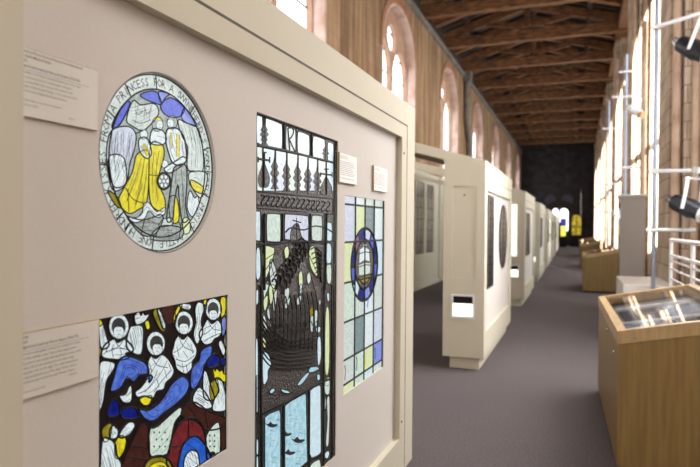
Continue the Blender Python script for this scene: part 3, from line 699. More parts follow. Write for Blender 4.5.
# inscription, reading clockwise from the foot of the ring
ins = "ONE HUNDRED KISSES FROM A PRINCESS FOR A SWINEHERD'S WONDERFUL MUSICAL RATTLE  "
T_ = MB(); n = len(ins); hgt = (R_-inn)*.56
for i, ch in enumerate(ins):
    an = math.radians(-101-360*(i+.5)/n)
    if ch == ' ': continue
    v_, f_ = glyph(ch, .0); mx = (max(v.x for v in v_)+min(v.x for v in v_))/2
    er_ = Vector((math.cos(an), math.sin(an))); et = Vector((math.sin(an), -math.cos(an)))
    s_ = hgt/.70; o_ = Vector((CY, CZ))+er_*(inn+(R_-inn)*.26)
    pts = [o_+er_*(v.y*s_)+et*((v.x-mx)*s_*.95) for v in v_]
    T_.add([(GX+.0006, p.x, p.y) for p in pts], f_, mat('inscription_ink', (44, 46, 50), .7))
c_ = C2((inn+R_)/2, math.radians(-101))
for q in range(3):
    d = Vector((math.cos(q*PI/3), math.sin(q*PI/3)))*.006; T_.tube([(GX+.0012, c_[0]-d.x, c_[1]-d.y), (GX+.0012, c_[0]+d.x, c_[1]+d.y)], .0009, text, 4)
r = empty('stained_glass', (GX, CY, CZ-CR), label='round stained glass window of a couple, the woman in yellow, ringed by an inscription', cat='stained glass window')
A.finish(r); rel(r, T_, 'inscription')
# reveal of the round opening
rr_ = fill(circ(CY, CZ, CR+.0065), [circ(CY, CZ, CR+.0045)], .014, lambda u, v, w_: (XP+w_, u, v), mat('green_shadow_edge', (120, 124, 100), .6)); rel(r, rr_, 'rim')  # greenish shade of the cut edge put into the rim colour
rel(r, fill(circ(CY, CZ, CR+.0065), [], .003, lambda u, v, w_: (GX-.001+w_, u, v), G['grey']), 'backing_pane')
# ------------------------------------------------------------------ nativity window
A = Art(GX, (90, 285, 2.567)); r = empty('stained_glass', (GX, nat[0], nat[2]), label='colourful nativity window with white-robed haloed angels over blue clouds', cat='stained glass window')
A.flat(rect(*nat), G['dark']); A.w = 1.35
def FP(*ls):
    for l in ls: A.paint(l, .0021)
def F(P2, n): A.folds(P2, n, .0014, 'painting')
def robe(pts, n=8, m='white'): F(A.poly(pts, m, True, 'glass', .0036), n)
def angel(cx, cy, rx, ry, fx=0, fy=12):
    A.ell(cx, cy, rx, ry, 'white', 'glass', .0036); A.ell(cx+fx*.5, cy+1, rx*.68, ry*.67, ink, 'painting', 0)
    A.ell(cx+fx, cy+fy+2, rx*.50, ry*.56, 'white', 'painting', .0008)
    A.poly([(cx+fx-rx*.5, cy+fy-ry*.05), (cx+fx-rx*.48, cy+fy-ry*.5), (cx+fx, cy+fy-ry*.62), (cx+fx+rx*.48, cy+fy-ry*.5), (cx+fx+rx*.5, cy+fy-ry*.05), (cx+fx+rx*.28, cy+fy-ry*.28), (cx+fx-rx*.28, cy+fy-ry*.28)], ink, True, 'painting', 0)
    for q in range(11): A.paint([(cx+rx*.72*math.cos(q*.57), cy+ry*.72*math.sin(q*.57)), (cx+rx*.93*math.cos(q*.57), cy+ry*.93*math.sin(q*.57))], .0008)
    A.paint([(cx+fx-6, cy+fy-1), (cx+fx-2, cy+fy-2)]); A.paint([(cx+fx+2, cy+fy-2), (cx+fx+6, cy+fy-1)]); A.paint([(cx+fx, cy+fy), (cx+fx-1, cy+fy+5)], .0008); A.paint([(cx+fx-3, cy+fy+9), (cx+fx+3, cy+fy+9)])
robe([(22, 90), (32, 95), (42, 130), (48, 155), (32, 165), (24, 150)], 5)
robe([(28, 196), (60, 198), (62, 214), (42, 248), (34, 300), (22, 320), (22, 230)], 9)
robe([(160, 70), (178, 62), (196, 100), (190, 120), (176, 110)], 5, 'olive')
robe([(172, 64), (180, 60), (194, 104), (186, 110)], 4)
A.poly([(184, 60), (215, 50), (216, 90), (196, 98)], 'brown'); A.paint([(192, 62), (204, 88)]); 
A.poly([(20, 84), (30, 82), (33, 96), (24, 106)], 'yellow'); A.poly([(22, 160), (30, 164), (28, 182), (22, 178)], 'olive')
A.poly([(140, 94), (150, 92), (153, 110), (145, 114)], 'yellow')
robe([(100, 112), (112, 104), (134, 106), (136, 140), (130, 178), (104, 172), (92, 152)], 9)
robe([(112, 82), (118, 72), (126, 68), (130, 78), (136, 66), (140, 76), (152, 74), (148, 84), (138, 96), (118, 102)], 4)
robe([(62, 138), (72, 147), (86, 138), (98, 146), (110, 162), (106, 172), (90, 176), (98, 186), (82, 192), (60, 191), (36, 188), (28, 178), (34, 158), (46, 146)], 3)
FP([(62, 140), (76, 160), (100, 166)], [(86, 140), (70, 160), (40, 172)], [(60, 152), (56, 170), (60, 186)], [(48, 150), (42, 168), (34, 178)], [(76, 164), (80, 178), (74, 190)], [(92, 150), (88, 162)])
angel(73, 106, 27, 34)
robe([(226, 130), (238, 139), (250, 130), (262, 142), (273, 164), (270, 184), (262, 196), (260, 214), (246, 228), (232, 224), (220, 213), (216, 194), (209, 176), (213, 157), (217, 142)], 3)
FP([(228, 134), (240, 158), (266, 170)], [(250, 134), (234, 160), (214, 174)], [(268, 180), (244, 196), (220, 190)], [(264, 194), (240, 210), (222, 204)], [(236, 200), (240, 226)], [(258, 150), (264, 176)], [(222, 158), (228, 186)], [(246, 204), (250, 222)])
A.poly([(213, 84), (224, 56), (236, 50), (228, 66), (220, 92), (216, 112)], 'yellow')
robe([(228, 52), (240, 46), (258, 50), (256, 64), (240, 62)], 4)
robe([(268, 62), (276, 44), (290, 48), (292, 62), (284, 92), (288, 122), (274, 152), (264, 128), (270, 96)], 7)
angel(240, 97, 24, 31)
robe([(300, 88), (312, 99), (326, 90), (335, 100), (337, 120), (329, 133), (318, 139), (310, 150), (294, 153), (283, 141), (279, 124), (289, 107)], 2)
FP([(302, 92), (314, 112), (334, 116)], [(326, 94), (308, 116), (286, 130)], [(334, 124), (312, 132), (292, 146)], [(296, 110), (292, 126)], [(320, 104), (322, 130)])
A.poly([(334, 36), (347, 34), (345, 74), (336, 84)], 'yellow'); A.poly([(290, 42), (298, 38), (298, 60), (292, 68)], 'yellow')
robe([(336, 90), (346, 80), (346, 120), (338, 130)], 3, 'lblue'); robe([(328, 150), (336, 142), (346, 165), (342, 182), (334, 170)], 3)
angel(315, 62, 21, 29, 0, 12)
robe([(156, 182), (168, 188), (181, 178), (194, 184), (205, 198), (214, 219), (207, 238), (193, 251), (187, 268), (170, 273), (160, 290), (140, 285), (120, 288), (114, 275), (129, 262), (141, 244), (149, 224), (146, 204), (149, 190)], 3)
FP([(158, 186), (172, 206), (198, 212)], [(182, 180), (166, 206), (150, 236), (126, 268)], [(197, 194), (180, 226), (150, 264), (122, 279)], [(208, 218), (186, 242), (162, 276)], [(172, 218), (160, 248), (138, 276)], [(150, 200), (158, 222)], [(190, 216), (196, 240)], [(170, 240), (176, 262)], [(200, 200), (206, 216)])
A.ell(150, 220, 7, 5, 'white', 'painting', .0012)
angel(167, 150, 25, 32, 4, 12)
A.poly([(126, 292), (156, 284), (150, 306), (136, 308)], 'yellow')
def cloud(pts, n=5, m='sky'):
    P2 = A.poly(pts, m, True, 'glass', .0036)
    L_ = len(P2); c = Vector((sum(p[0] for p in P2)/L_, sum(p[1] for p in P2)/L_))
    for q in range(n):
        k = .80-.15*q; s0 = random.randrange(L_); seg = [tuple(Vector(P2[(s0+i) % L_])*k+c*(1-k)) for i in range(int(L_*.55))]
        if k > .15: A.came(seg, .0018, False, A.mb('painting'), mat('cloud_line', (24, 36, 100), .6), .0002)
cloud([(50, 272), (58, 240), (70, 198), (90, 182), (116, 188), (142, 202), (146, 226), (126, 232), (110, 248), (92, 240), (76, 264)])
cloud([(124, 318), (146, 322), (166, 310), (186, 288), (208, 254), (236, 234), (252, 250), (246, 276), (222, 302), (190, 326), (162, 348), (138, 342)])
cloud([(256, 244), (260, 212), (278, 192), (284, 168), (310, 156), (308, 184), (292, 204), (286, 232), (270, 262), (258, 264)], 4)
cloud([(150, 230), (158, 236), (150, 250)], 0)
A.poly([(46, 312), (56, 292), (70, 300), (74, 328), (60, 338), (42, 336)], 'navy', True, 'glass', .004); A.poly([(78, 320), (112, 314), (122, 338), (100, 344), (80, 340)], 'navy', True, 'glass', .004)
A.poly([(298, 194), (318, 176), (332, 190), (326, 206), (302, 212)], 'navy', True, 'glass', .004); A.poly([(335, 186), (347, 192), (347, 206), (336, 204)], 'navy')
robe([(72, 284), (88, 280), (96, 262), (104, 258), (106, 280), (102, 300), (84, 302)], 3)
A.poly([(28, 372), (44, 356), (54, 360), (48, 392), (34, 402)], 'olive'); robe([(48, 372), (58, 360), (70, 372), (66, 392), (50, 394)], 4)
robe([(72, 386), (82, 366), (96, 352), (110, 352), (112, 364), (98, 384), (80, 392)], 4)
P2 = A.poly([(62, 404), (78, 386), (90, 396), (86, 422), (72, 444), (62, 440)], 'yellow'); F(P2, 7)
robe([(28, 402), (46, 394), (62, 408), (66, 436), (78, 460), (70, 500), (26, 500)], 12)
P2 = A.poly([(78, 470), (110, 392), (130, 356), (148, 372), (150, 470), (140, 520), (80, 520)], 'brown'); A.line([(100, 410), (146, 420)], .003); A.line([(90, 440), (148, 448)], .003)
P2 = A.poly([(150, 372), (170, 362), (226, 314), (232, 330), (214, 356), (202, 420), (196, 434), (152, 438)], 'mint', True, 'glass', .004); F(P2, 4)
for q in range(9): A.ell(162+14*(q % 3)+6*(q//3 % 2), 378+18*(q//3), 2, 3, ink, 'painting', 0)
P2 = A.poly([(232, 322), (262, 300), (300, 322), (346, 342), (344, 362), (300, 372), (268, 348), (240, 342)], 'brown', True, 'glass', .004); A.line([(250, 312), (275, 345)], .003); A.line([(292, 318), (300, 368)], .003)
A.poly([(334, 366), (347, 362), (347, 430), (336, 430)], 'brown')
P2 = A.poly([(200, 470), (202, 412), (220, 364), (248, 342), (276, 348), (292, 384), (296, 440), (300, 470)], 'red', True, 'glass', .005)
A.line([(250, 342), (250, 392)], .004); A.line([(204, 415), (232, 412)], .004)
P2 = A.poly([(228, 500), (230, 424), (250, 394), (272, 388), (294, 412), (308, 446), (312, 500)], 'mary', True, 'glass', .005); F(P2, 8)
robe([(238, 450), (250, 428), (266, 424), (276, 440), (276, 500), (240, 500)], 7)
P2 = A.poly([(296, 384), (328, 352), (331, 428), (322, 470), (316, 430), (299, 430)], 'mint', True, 'glass', .004); F(P2, 3)
for q in range(6): A.ell(305+12*(q % 2), 386+14*(q//2), 2, 3, ink, 'painting', 0)
A.poly([(312, 442), (332, 432), (334, 470), (316, 476)], 'green', True, 'glass', .004)
robe([(288, 224), (296, 222), (304, 250), (316, 292), (292, 292), (286, 262)], 6)
P2 = A.poly([(304, 256), (324, 244), (324, 280), (308, 294)], 'olive'); F(P2, 3)
robe([(318, 240), (336, 246), (348, 300), (344, 322), (312, 322), (316, 292), (328, 270)], 8)
A.poly([(312, 214), (318, 222), (322, 214), (330, 222), (336, 218), (340, 228), (349, 230), (346, 250), (316, 238)], 'yellow', False)
robe([(262, 282), (276, 262), (290, 272), (300, 288), (310, 312), (288, 318), (262, 302)], 8)
A.poly([(130, 500), (136, 462), (152, 444), (178, 438), (200, 450), (210, 474), (212, 500)], 'olive', True, 'glass', .005); A.poly([(142, 500), (148, 468), (164, 456), (184, 454), (198, 470), (200, 500)], 'yellow', True, 'glass', .002)
F([A.T(p) for p in [(146, 480), (165, 460), (190, 460), (198, 480), (170, 490)]], 10)
# lower part, below the edge of the photo
for (a, b, m) in ((20, 90, 'sky'), (95, 160, 'brown'), (165, 240, 'mary'), (245, 300, 'red'), (305, 345, 'green')):
    A.poly([(a, 520), (b, 515), (b, 590), (a, 600)], m, False, 'glass', .005)
P2 = rect(*nat)
A.came(P2+[P2[0]], .006)
for zq in (nat[2]+.0,): pass
A.finish(r)
# ------------------------------------------------------------------ ship window
A = Art(GX, (250, 105, 5.19)); r = empty('stained_glass', (GX, ship[0], ship[2]), label='tall narrow window of a galleon in dark raised leadwork above a pale blue sea', cat='stained glass window')
A.flat(rect(*ship), ironm, 'leadwork')
Z1 = (250, 105, 5.19); Z2 = (250, 190, 4.67); Z3 = (250, 285, 4.67); Z4 = (250, 375, 5.075)
def pane(pts, m, zone, sm=True, w_=.004): return A.poly(pts, m, sm, 'glass', w_, zone)
def rr(x0, x1, ya, yb, sk, m, zone):     # rounded pane, top and bottom following the slant sk
    e = min(12, (x1-x0)*.3); s_ = lambda x: (x-x0)*sk
    pane([(x0, ya+e), (x0+e, ya+s_(x0+e)*.6), (x1-e, ya+s_(x1-e)), (x1, ya+s_(x1)+e), (x1, yb+s_(x1)*.8-e), (x1-e, yb+s_(x1)*.8), (x0+e, yb), (x0, yb-e)], m, zone)
rr(34, 64, 52, 198, .3, 'ice', Z1); rr(80, 166, 68, 214, .36, 'white', Z1); rr(186, 236, 110, 236, .36, 'pale', Z1); rr(246, 308, 136, 252, .34, 'mint', Z1); rr(326, 388, 160, 276, .3, 'mint', Z1); rr(402, 432, 192, 290, .3, 'ice', Z1)
xs_ = [32, 66, 130, 190, 248, 300, 350, 394, 434]
cols = ['mint', 'ice', 'lilac', 'mint', 'white', 'lilac', 'mint', 'ice']
for i in range(8):
    a, b = xs_[i]+3, xs_[i+1]-3; ya = 216+(a-32)*.2; yb = 445
    pane([(a, ya), (b, ya+(b-a)*.2), (b, yb), (a, yb)], cols[i], Z1, False, .003)
def orn(x, y0, y1, zone, k=1.0):   # spear-headed leaf ornament of raised lead
    h = y1-y0
    A.poly([(x, y0), (x+4*k, y0+h*.16), (x+15*k, y0+h*.34), (x+10*k, y0+h*.42), (x+19*k, y0+h*.54), (x+9*k, y0+h*.64), (x+14*k, y0+h*.76), (x+7*k, y0+h*.86), (x+17*k, y1), (x-17*k, y1), (x-7*k, y0+h*.86), (x-14*k, y0+h*.76), (x-9*k, y0+h*.64), (x-19*k, y0+h*.54), (x-10*k, y0+h*.42), (x-15*k, y0+h*.34), (x-4*k, y0+h*.16)], ironm, False, 'leadwork', .0016, zone)
    A.line([(x, y0-8), (x, y1)], .0032, False, zone); 
    for q in (.42, .62): A.line([(x-9*k, y0+h*q-6), (x, y0+h*q+3), (x+9*k, y0+h*q-6)], .002, True, zone)
for x, y0, y1 in ((126, 262, 436), (188, 280, 448), (245, 292, 456), (298, 306, 462), (347, 318, 466)): orn(x, y0, y1, Z1, 1.25)
def cross(x, y, h, zone):
    A.line([(x, y), (x, y+h)], .010, False, zone); A.line([(x-30, y+h*.22-4), (x+30, y+h*.22+4)], .008, False, zone); A.line([(x-30, y+h*.14), (x-30, y+h*.30)], .006, False, zone); A.line([(x+30, y+h*.14), (x+30, y+h*.32)], .006, False, zone); A.line([(x-12, y+3), (x+12, y+3)], .006, False, zone)
    A.poly([(x, y+h*.30), (x+16, y+h*.5), (x+30, y+h*.75), (x+20, y+h), (x-20, y+h), (x-30, y+h*.75), (x-16, y+h*.5)], ironm, True, 'leadwork', .002, zone)
cross(70, 244, 180, Z1); cross(394, 330, 136, Z1); orn(72, 88, 210, Z1, 1.25); orn(391, 205, 292, Z1, 1.0)
A.line([(72, 60), (72, 100)], .005, False, Z1)
A.line([(32, 208), (160, 232), (300, 266), (436, 300)], .010, True, Z1, None, None, .006)
for x, ya, yb in ((174, 100, 240), (316, 150, 270)): A.line([(x, ya), (x+2, yb)], .011, False, Z1, None, None, .005)
A.line([(194, 122), (204, 246)], .007, False, Z1); A.line([(188, 124), (214, 118), (224, 140), (212, 168), (200, 178)], .006, True, Z1); A.line([(202, 178), (216, 210), (232, 246)], .006, True, Z1); A.line([(238, 130), (236, 240)], .005, False, Z1)
# ornamental band with interlaced motif
A.poly([(28, 4), (385, 40), (385, 112), (28, 84)], ironm, False, 'leadwork', .005, Z2)
for i in range(14):
    x = 48+i*23.5; y = 22+i*2.4
    A.line([(x, y+8), (x+8, y), (x+16, y+10), (x+8, y+26), (x, y+38), (x+8, y+50), (x+17, y+42)], .0032, True, Z2, None, None, .003); A.line([(x+2, y+24), (x+18, y+26)], .003, False, Z2)
A.line([(26, 10), (385, 42)], .004, False, Z2); A.line([(26, 70), (385, 98)], .004, False, Z2); 
for (a, b) in ((76, 130), (178, 250), (262, 340)): pane([(a, 84+(a-76)*.09), (b, 84+(b-76)*.09), (b, 90+(b-76)*.09), (a, 90+(a-76)*.09)], 'lilac', Z2, False, .001)
# second tier of panes behind the ship
rr(24, 46, 98, 236, .1, 'ice', Z2); rr(76, 140, 110, 240, .04, 'mint', Z2); rr(160, 270, 112, 232, .08, 'lilac', Z2); rr(286, 334, 118, 236, .06, 'pale', Z2); rr(352, 380, 150, 236, .1, 'ice', Z2)
pane([(26, 282), (44, 280), (46, 400), (26, 410)], 'ice', Z2); pane([(58, 272), (100, 266), (112, 282), (96, 350), (78, 400), (60, 420)], 'lime', Z2); pane([(88, 340), (104, 330), (124, 400), (110, 460), (92, 430)], 'pale', Z2)
pane([(274, 280), (296, 262), (306, 330), (312, 400), (290, 380), (276, 340)], 'lime', Z2); pane([(354, 256), (376, 258), (376, 336), (356, 340)], 'ice', Z2); pane([(356, 352), (376, 352), (376, 430), (358, 430)], 'mint', Z2); pane([(224, 396), (240, 380), (244, 440), (230, 467)], 'lime', Z2); pane([(156, 280), (174, 262), (180, 300), (166, 330)], 'lime', Z2); pane([(262, 400), (276, 384), (282, 420), (268, 440)], 'mint', Z2)
# rigging, pennant, masts
A.line([(214, 130), (216, 250)], .004, False, Z2); A.line([(195, 140), (235, 152)], .005, False, Z2); A.poly([(188, 196), (200, 166), (222, 158), (232, 200), (240, 240), (190, 244)], ironm, True, 'leadwork', .004, Z2)
A.line([(160, 200), (190, 176), (250, 186), (300, 168), (350, 178), (380, 196)], .006, True, Z2, None, None, .004)
A.line([(20, 252), (130, 250), (230, 240), (330, 244), (385, 238)], .007, True, Z2, None, None, .005)
for x0, y0, x1, y1, wd in ((62, 110, 62, 467, .011), (354, 110, 346, 467, .008), (146, 110, 146, 240, .008), (276, 110, 276, 240, .007)): A.line([(x0, y0), (x1, y1)], wd, False, Z2, None, None, .006)
for i in range(9):   # bulging sails, each a raised crescent with rows of reef points
    for (x0, y0, dx) in ((96+i*16, 430-i*24, 20), (120+i*15, 452-i*25, 24)):
        A.line([(x0, y0), (x0+dx*.6, y0-16), (x0+dx*1.3, y0+2), (x0+dx*1.2, y0+36)], .006, True, Z2, None, None, .005)
for i in range(7): A.line([(276+i*5, 280+i*22), (300+i*4, 268+i*22), (326, 288+i*20), (330, 312+i*20)], .005, True, Z2, None, None, .004)
for a_ in ([(60, 330), (150, 270)], [(70, 430), (240, 250)], [(250, 250), (330, 430)], [(220, 240), (180, 467)], [(240, 250), (300, 467)], [(90, 330), (120, 440)], [(50, 400), (100, 330)]): A.line(a_, .003, False, Z2)
# lower sails and hull slits
for pts, m in (([(60, 0), (84, 0), (72, 40), (62, 60)], 'mint'), ([(86, 10), (112, 2), (108, 50), (92, 90)], 'lime'), ([(104, 60), (122, 20), (118, 90), (108, 124)], 'pale'), ([(60, 70), (80, 50), (76, 100), (64, 120)], 'lime'), ([(76, 120), (86, 110), (90, 160), (80, 150)], 'pale'),
               ([(160, 20), (180, 16), (176, 60), (162, 80)], 'pale'), ([(160, 90), (184, 56), (178, 90), (164, 112)], 'mint'), ([(216, 64), (236, 50), (232, 80), (218, 94)], 'pale'), ([(230, 0), (240, 0), (238, 30), (230, 40)], 'ice'), ([(276, 116), (294, 96), (294, 130), (278, 146)], 'olive'),
               ([(280, 150), (292, 148), (290, 215), (280, 210)], 'pale'), ([(300, 120), (312, 126), (308, 190), (300, 180)], 'mint'), ([(306, 200), (324, 196), (322, 220), (308, 220)], 'ice'), ([(312, 254), (326, 250), (328, 340), (314, 372)], 'ice'), ([(350, 132), (366, 130), (366, 380), (348, 400)], 'lime'), ([(356, 40), (366, 40), (366, 74), (358, 70)], 'ice'),
               ([(56, 150), (66, 146), (76, 206), (62, 206)], 'mint'), ([(56, 244), (66, 240), (70, 286), (58, 290)], 'lime'), ([(56, 326), (80, 322), (94, 370), (80, 400), (78, 440), (58, 460)], 'ice'), ([(22, 270), (32, 270), (32, 460), (22, 464)], 'ice'), ([(24, 30), (34, 24), (34, 80), (24, 90)], 'ice'), ([(348, 446), (366, 430), (364, 467), (348, 467)], 'lime'),
               ([(272, 396), (290, 376), (318, 388), (300, 402), (276, 408)], 'sea'), ([(218, 467), (236, 438), (262, 412), (272, 414), (240, 460)], 'sea'), ([(310, 420), (322, 418), (322, 440), (312, 444)], 'sea'), ([(320, 70), (326, 74), (324, 92), (318, 88)], 'ice')):
    pane(pts, m, Z3, True, .0026)
for i in range(8): A.line([(50, 150+i*26), (90, 210+i*24), (150, 250+i*20), (200, 262+i*18), (300, 240+i*20)][:5], .0045, True, Z3, None, None, .004)
for i in range(11): A.line([(100+i*20, 20+(i*37) % 40), (112+i*20, 130), (106+i*20, 300)], .004, True, Z3, None, None, .004)
for i in range(16): A.line([(90+i*14, 160+(i*29) % 60), (100+i*14, 154+(i*29) % 60), (104+i*14, 172+(i*29) % 60)], .0035, True, Z3, None, None, .003)
for x0, y0, x1, y1, wd in ((44, 0, 44, 467, .010), (340, 0, 336, 467, .008), (374, 0, 374, 467, .004)): A.line([(x0, y0), (x1, y1)], wd, False, Z3, None, None, .006)
# sea
pane([(70, 216), (92, 196), (144, 176), (150, 200), (150, 480), (70, 500)], 'sea', Z4, False); pane([(172, 158), (196, 136), (272, 94), (280, 100), (286, 440), (250, 480), (172, 500)], 'sea', Z4, False)
pane([(300, 80), (318, 64), (348, 50), (354, 60), (356, 388), (340, 410), (308, 420), (298, 400)], 'ice', Z4, False); pane([(374, 32), (394, 24), (402, 34), (396, 96), (376, 90)], 'mint', Z4); pane([(384, 130), (398, 108), (400, 200), (394, 350), (380, 346), (388, 220)], 'pale', Z4); pane([(376, 120), (382, 124), (378, 180), (374, 160)], 'pale', Z4)
pane([(376, 396), (392, 380), (398, 400), (388, 424), (376, 416)], 'ice', Z4); pane([(376, 452), (398, 440), (398, 500), (376, 510)], 'mint', Z4); pane([(300, 460), (340, 430), (352, 440), (352, 500), (300, 520)], 'mint', Z4)
pane([(26, 0), (34, 0), (34, 180), (26, 200)], 'ice', Z4, False); pane([(26, 330), (36, 330), (36, 395), (26, 400)], 'ice', Z4); pane([(26, 416), (36, 420), (36, 500), (26, 500)], 'ice', Z4); pane([(92, 84), (110, 66), (122, 76), (104, 94)], 'sea', Z4); pane([(150, 70), (190, 80), (196, 92), (166, 90)], 'sea', Z4)
for (x, y, k) in ((100, 252, 1), (175, 298, .9), (235, 330, 1.1), (190, 392, 1)):
    A.poly([(x-28*k, y-8*k), (x-14*k, y-4*k), (x, y-16*k), (x+10*k, y-4*k), (x+34*k, y-4*k), (x+30*k, y+6*k), (x+10*k, y+14*k), (x-12*k, y+8*k)], ink, True, 'painting', 0, Z4)
for q in range(46):
    x = random.uniform(76, 272); y = random.uniform(200+(272-x)*0, 460)
    if 150 < x < 172 or y < 216-(x-70)*.6: continue
    A.paint([(x, y), (x+random.uniform(6, 16), y-random.uniform(0, 6)), (x+22, y+2)], .0009, 'painting', True, Z4)
A.line([(46, 200), (120, 160), (170, 140), (280, 78), (360, 36), (400, 20)], .010, True, Z4, None, None, .006)
for x0, y0, x1, y1, wd in ((46, 0, 52, 500, .011), (160, 150, 160, 500, .008), (292, 80, 293, 500, .007), (364, 30, 366, 500, .008), (405, 0, 405, 500, .004)): A.line([(x0, y0), (x1, y1)], wd, False, Z4, None, None, .005)
A.line([(250, 470), (300, 430), (365, 395), (405, 370)], .007, True, Z4, None, None, .005); A.line([(30, 400), (50, 410)], .006, False, Z4)
# rows of pale panes below the edge of the photo
for i in range(4): pane([(60+i*85, 520-i*6), (130+i*85, 514-i*6), (130+i*85, 760), (60+i*85, 780)], 'sea', Z4, False)
P2 = rect(ship[0]+.003, ship[1]-.003, ship[2]+.003, ship[3]-.003); A.came(P2+[P2[0]], .007)
A.finish(r)
# ------------------------------------------------------------------ little grid window with a medallion
A = Art(GX, (335, 190, 4.245)); r = empty('stained_glass', (GX, w3[0], w3[2]), label='small window of pale tinted oblongs around a dark ship medallion', cat='stained glass window')
A.flat(rect(*w3), lead, 'lead_ground')
# columns and rows set out in real measure
Yv = [w3[0]] + [px_plane(335+x/4.245, 250, GX)[0] for x in (83, 124, 163, 201)] + [w3[1]+.01]
Zv = [w3[3]+.005] + [px_plane(335+45/4.245, 190+y/4.245, GX)[1] for y in (60, 222, 394, 560, 719, 822)] + [w3[2]-.005]
pal = ['lilac', 'white', 'mint', 'pale', 'lblue', 'lilac', 'lime', 'teal', 'white', 'sky', 'lime', 'pale', 'ice', 'ice', 'ice', 'mint', 'pale', 'white', 'pale', 'teal', 'pale', 'teal', 'white', 'lilac', 'grey', 'pale', 'mint', 'lime', 'lblue', 'mint', 'lime', 'mint', 'ice', 'pale', 'pale']
k = 0
for i in range(7):
    for j in range(5):
        A.flat(rect(Yv[j]+.003, Yv[j+1]-.003, Zv[i+1]+.003, Zv[i]-.003), G[pal[k % len(pal)]]); k += 1
def strk(y, z, l, m): A.came(smooth([(y, z), (y+.012, z-l*.4), (y+.002, z-l)], 4, False), .012, False, A.mb('glass'), G[m], .0002)
strk(Yv[2]+.05, Zv[4]+.10, .07, 'blue'); strk(Yv[2]+.02, Zv[6]+.07, .06, 'yellow'); strk(Yv[3]+.03, Zv[6]+.09, .06, 'navy'); strk(Yv[1]+.03, Zv[6]+.10, .07, 'green'); strk(Yv[0]+.04, Zv[6]+.09, .07, 'purple'); strk(Yv[4]+.01, Zv[2]+.1, .08, 'navy')
for y in Yv[1:-1]: A.came([(y, w3[3]), (y, w3[2])], .010)
for z in Zv[1:-1]: A.came([(w3[0], z), (w3[1], z)], .010)
yl, yr_ = px_plane(335+64/4.245, 263, GX)[0], px_plane(335+178/4.245, 263, GX)[0]; ym = (yl+yr_)/2; MRm = (yr_-yl)/2
zt_, zb_ = px_plane(364, 227.6, GX)[1], px_plane(364, 301, GX)[1]; zm = (zt_+zb_)/2; MR = (zt_-zb_)/2
E = lambda f, a: (ym+MRm*f*math.cos(a), zm+MR*f*math.sin(a))
A.flat([E(1, 2*PI*i/40) for i in range(40)], lead, 'medallion')
for i in range(12):
    a0, a1 = 2*PI*i/12+.06, 2*PI*(i+1)/12-.06
    A.flat([E(.72, a0), E(.94, a0), E(.95, (a0+a1)/2), E(.94, a1), E(.72, a1)], G[['navy', 'blue', 'lilac', 'navy', 'purple', 'navy', 'blue', 'ice', 'navy', 'lblue', 'navy', 'blue'][i]], 'medallion')
A.flat([E(.64, 2*PI*i/30) for i in range(30)], ironm, 'medallion')
def ms(pts, m): A.flat([(ym+MRm*a, zm+MR*b) for a, b in pts], G.get(m, m) if isinstance(m, str) else m, 'medallion')
ms([(-.36, .42), (-.06, .48), (-.02, .12), (-.40, .06)], 'white'); ms([(.04, .46), (.32, .38), (.36, .06), (.04, .12)], 'white'); ms([(-.44, 0), (-.06, .04), (-.06, -.30), (-.40, -.26)], 'pale'); ms([(.04, .04), (.42, 0), (.40, -.26), (.04, -.30)], 'mint')
ms([(-.5, -.34), (.5, -.34), (.34, -.52), (-.34, -.52)], 'olive'); ms([(-.2, -.57), (.2, -.57), (.0, -.62)], 'sky'); ms([(-.12, .5), (.12, .5), (.0, .62)], 'lilac')
for b in (.3, -.05, -.32): A.came([(ym-MRm*.5, zm+MR*b), (ym, zm+MR*(b+.04)), (ym+MRm*.5, zm+MR*b)], .005)
A.came([(ym, zm-MR*.4), (ym, zm+MR*.6)], .006); A.came([(ym-MRm*.5, zm-MR*.32), (ym-MRm*.2, zm-MR*.5), (ym+MRm*.2, zm-MR*.5), (ym+MRm*.55, zm-MR*.3)], .008)
for f, wd in ((1, .009), (.68, .006)): A.came([E(f, 2*PI*i/40) for i in range(40)], wd, True)
A.finish(r)
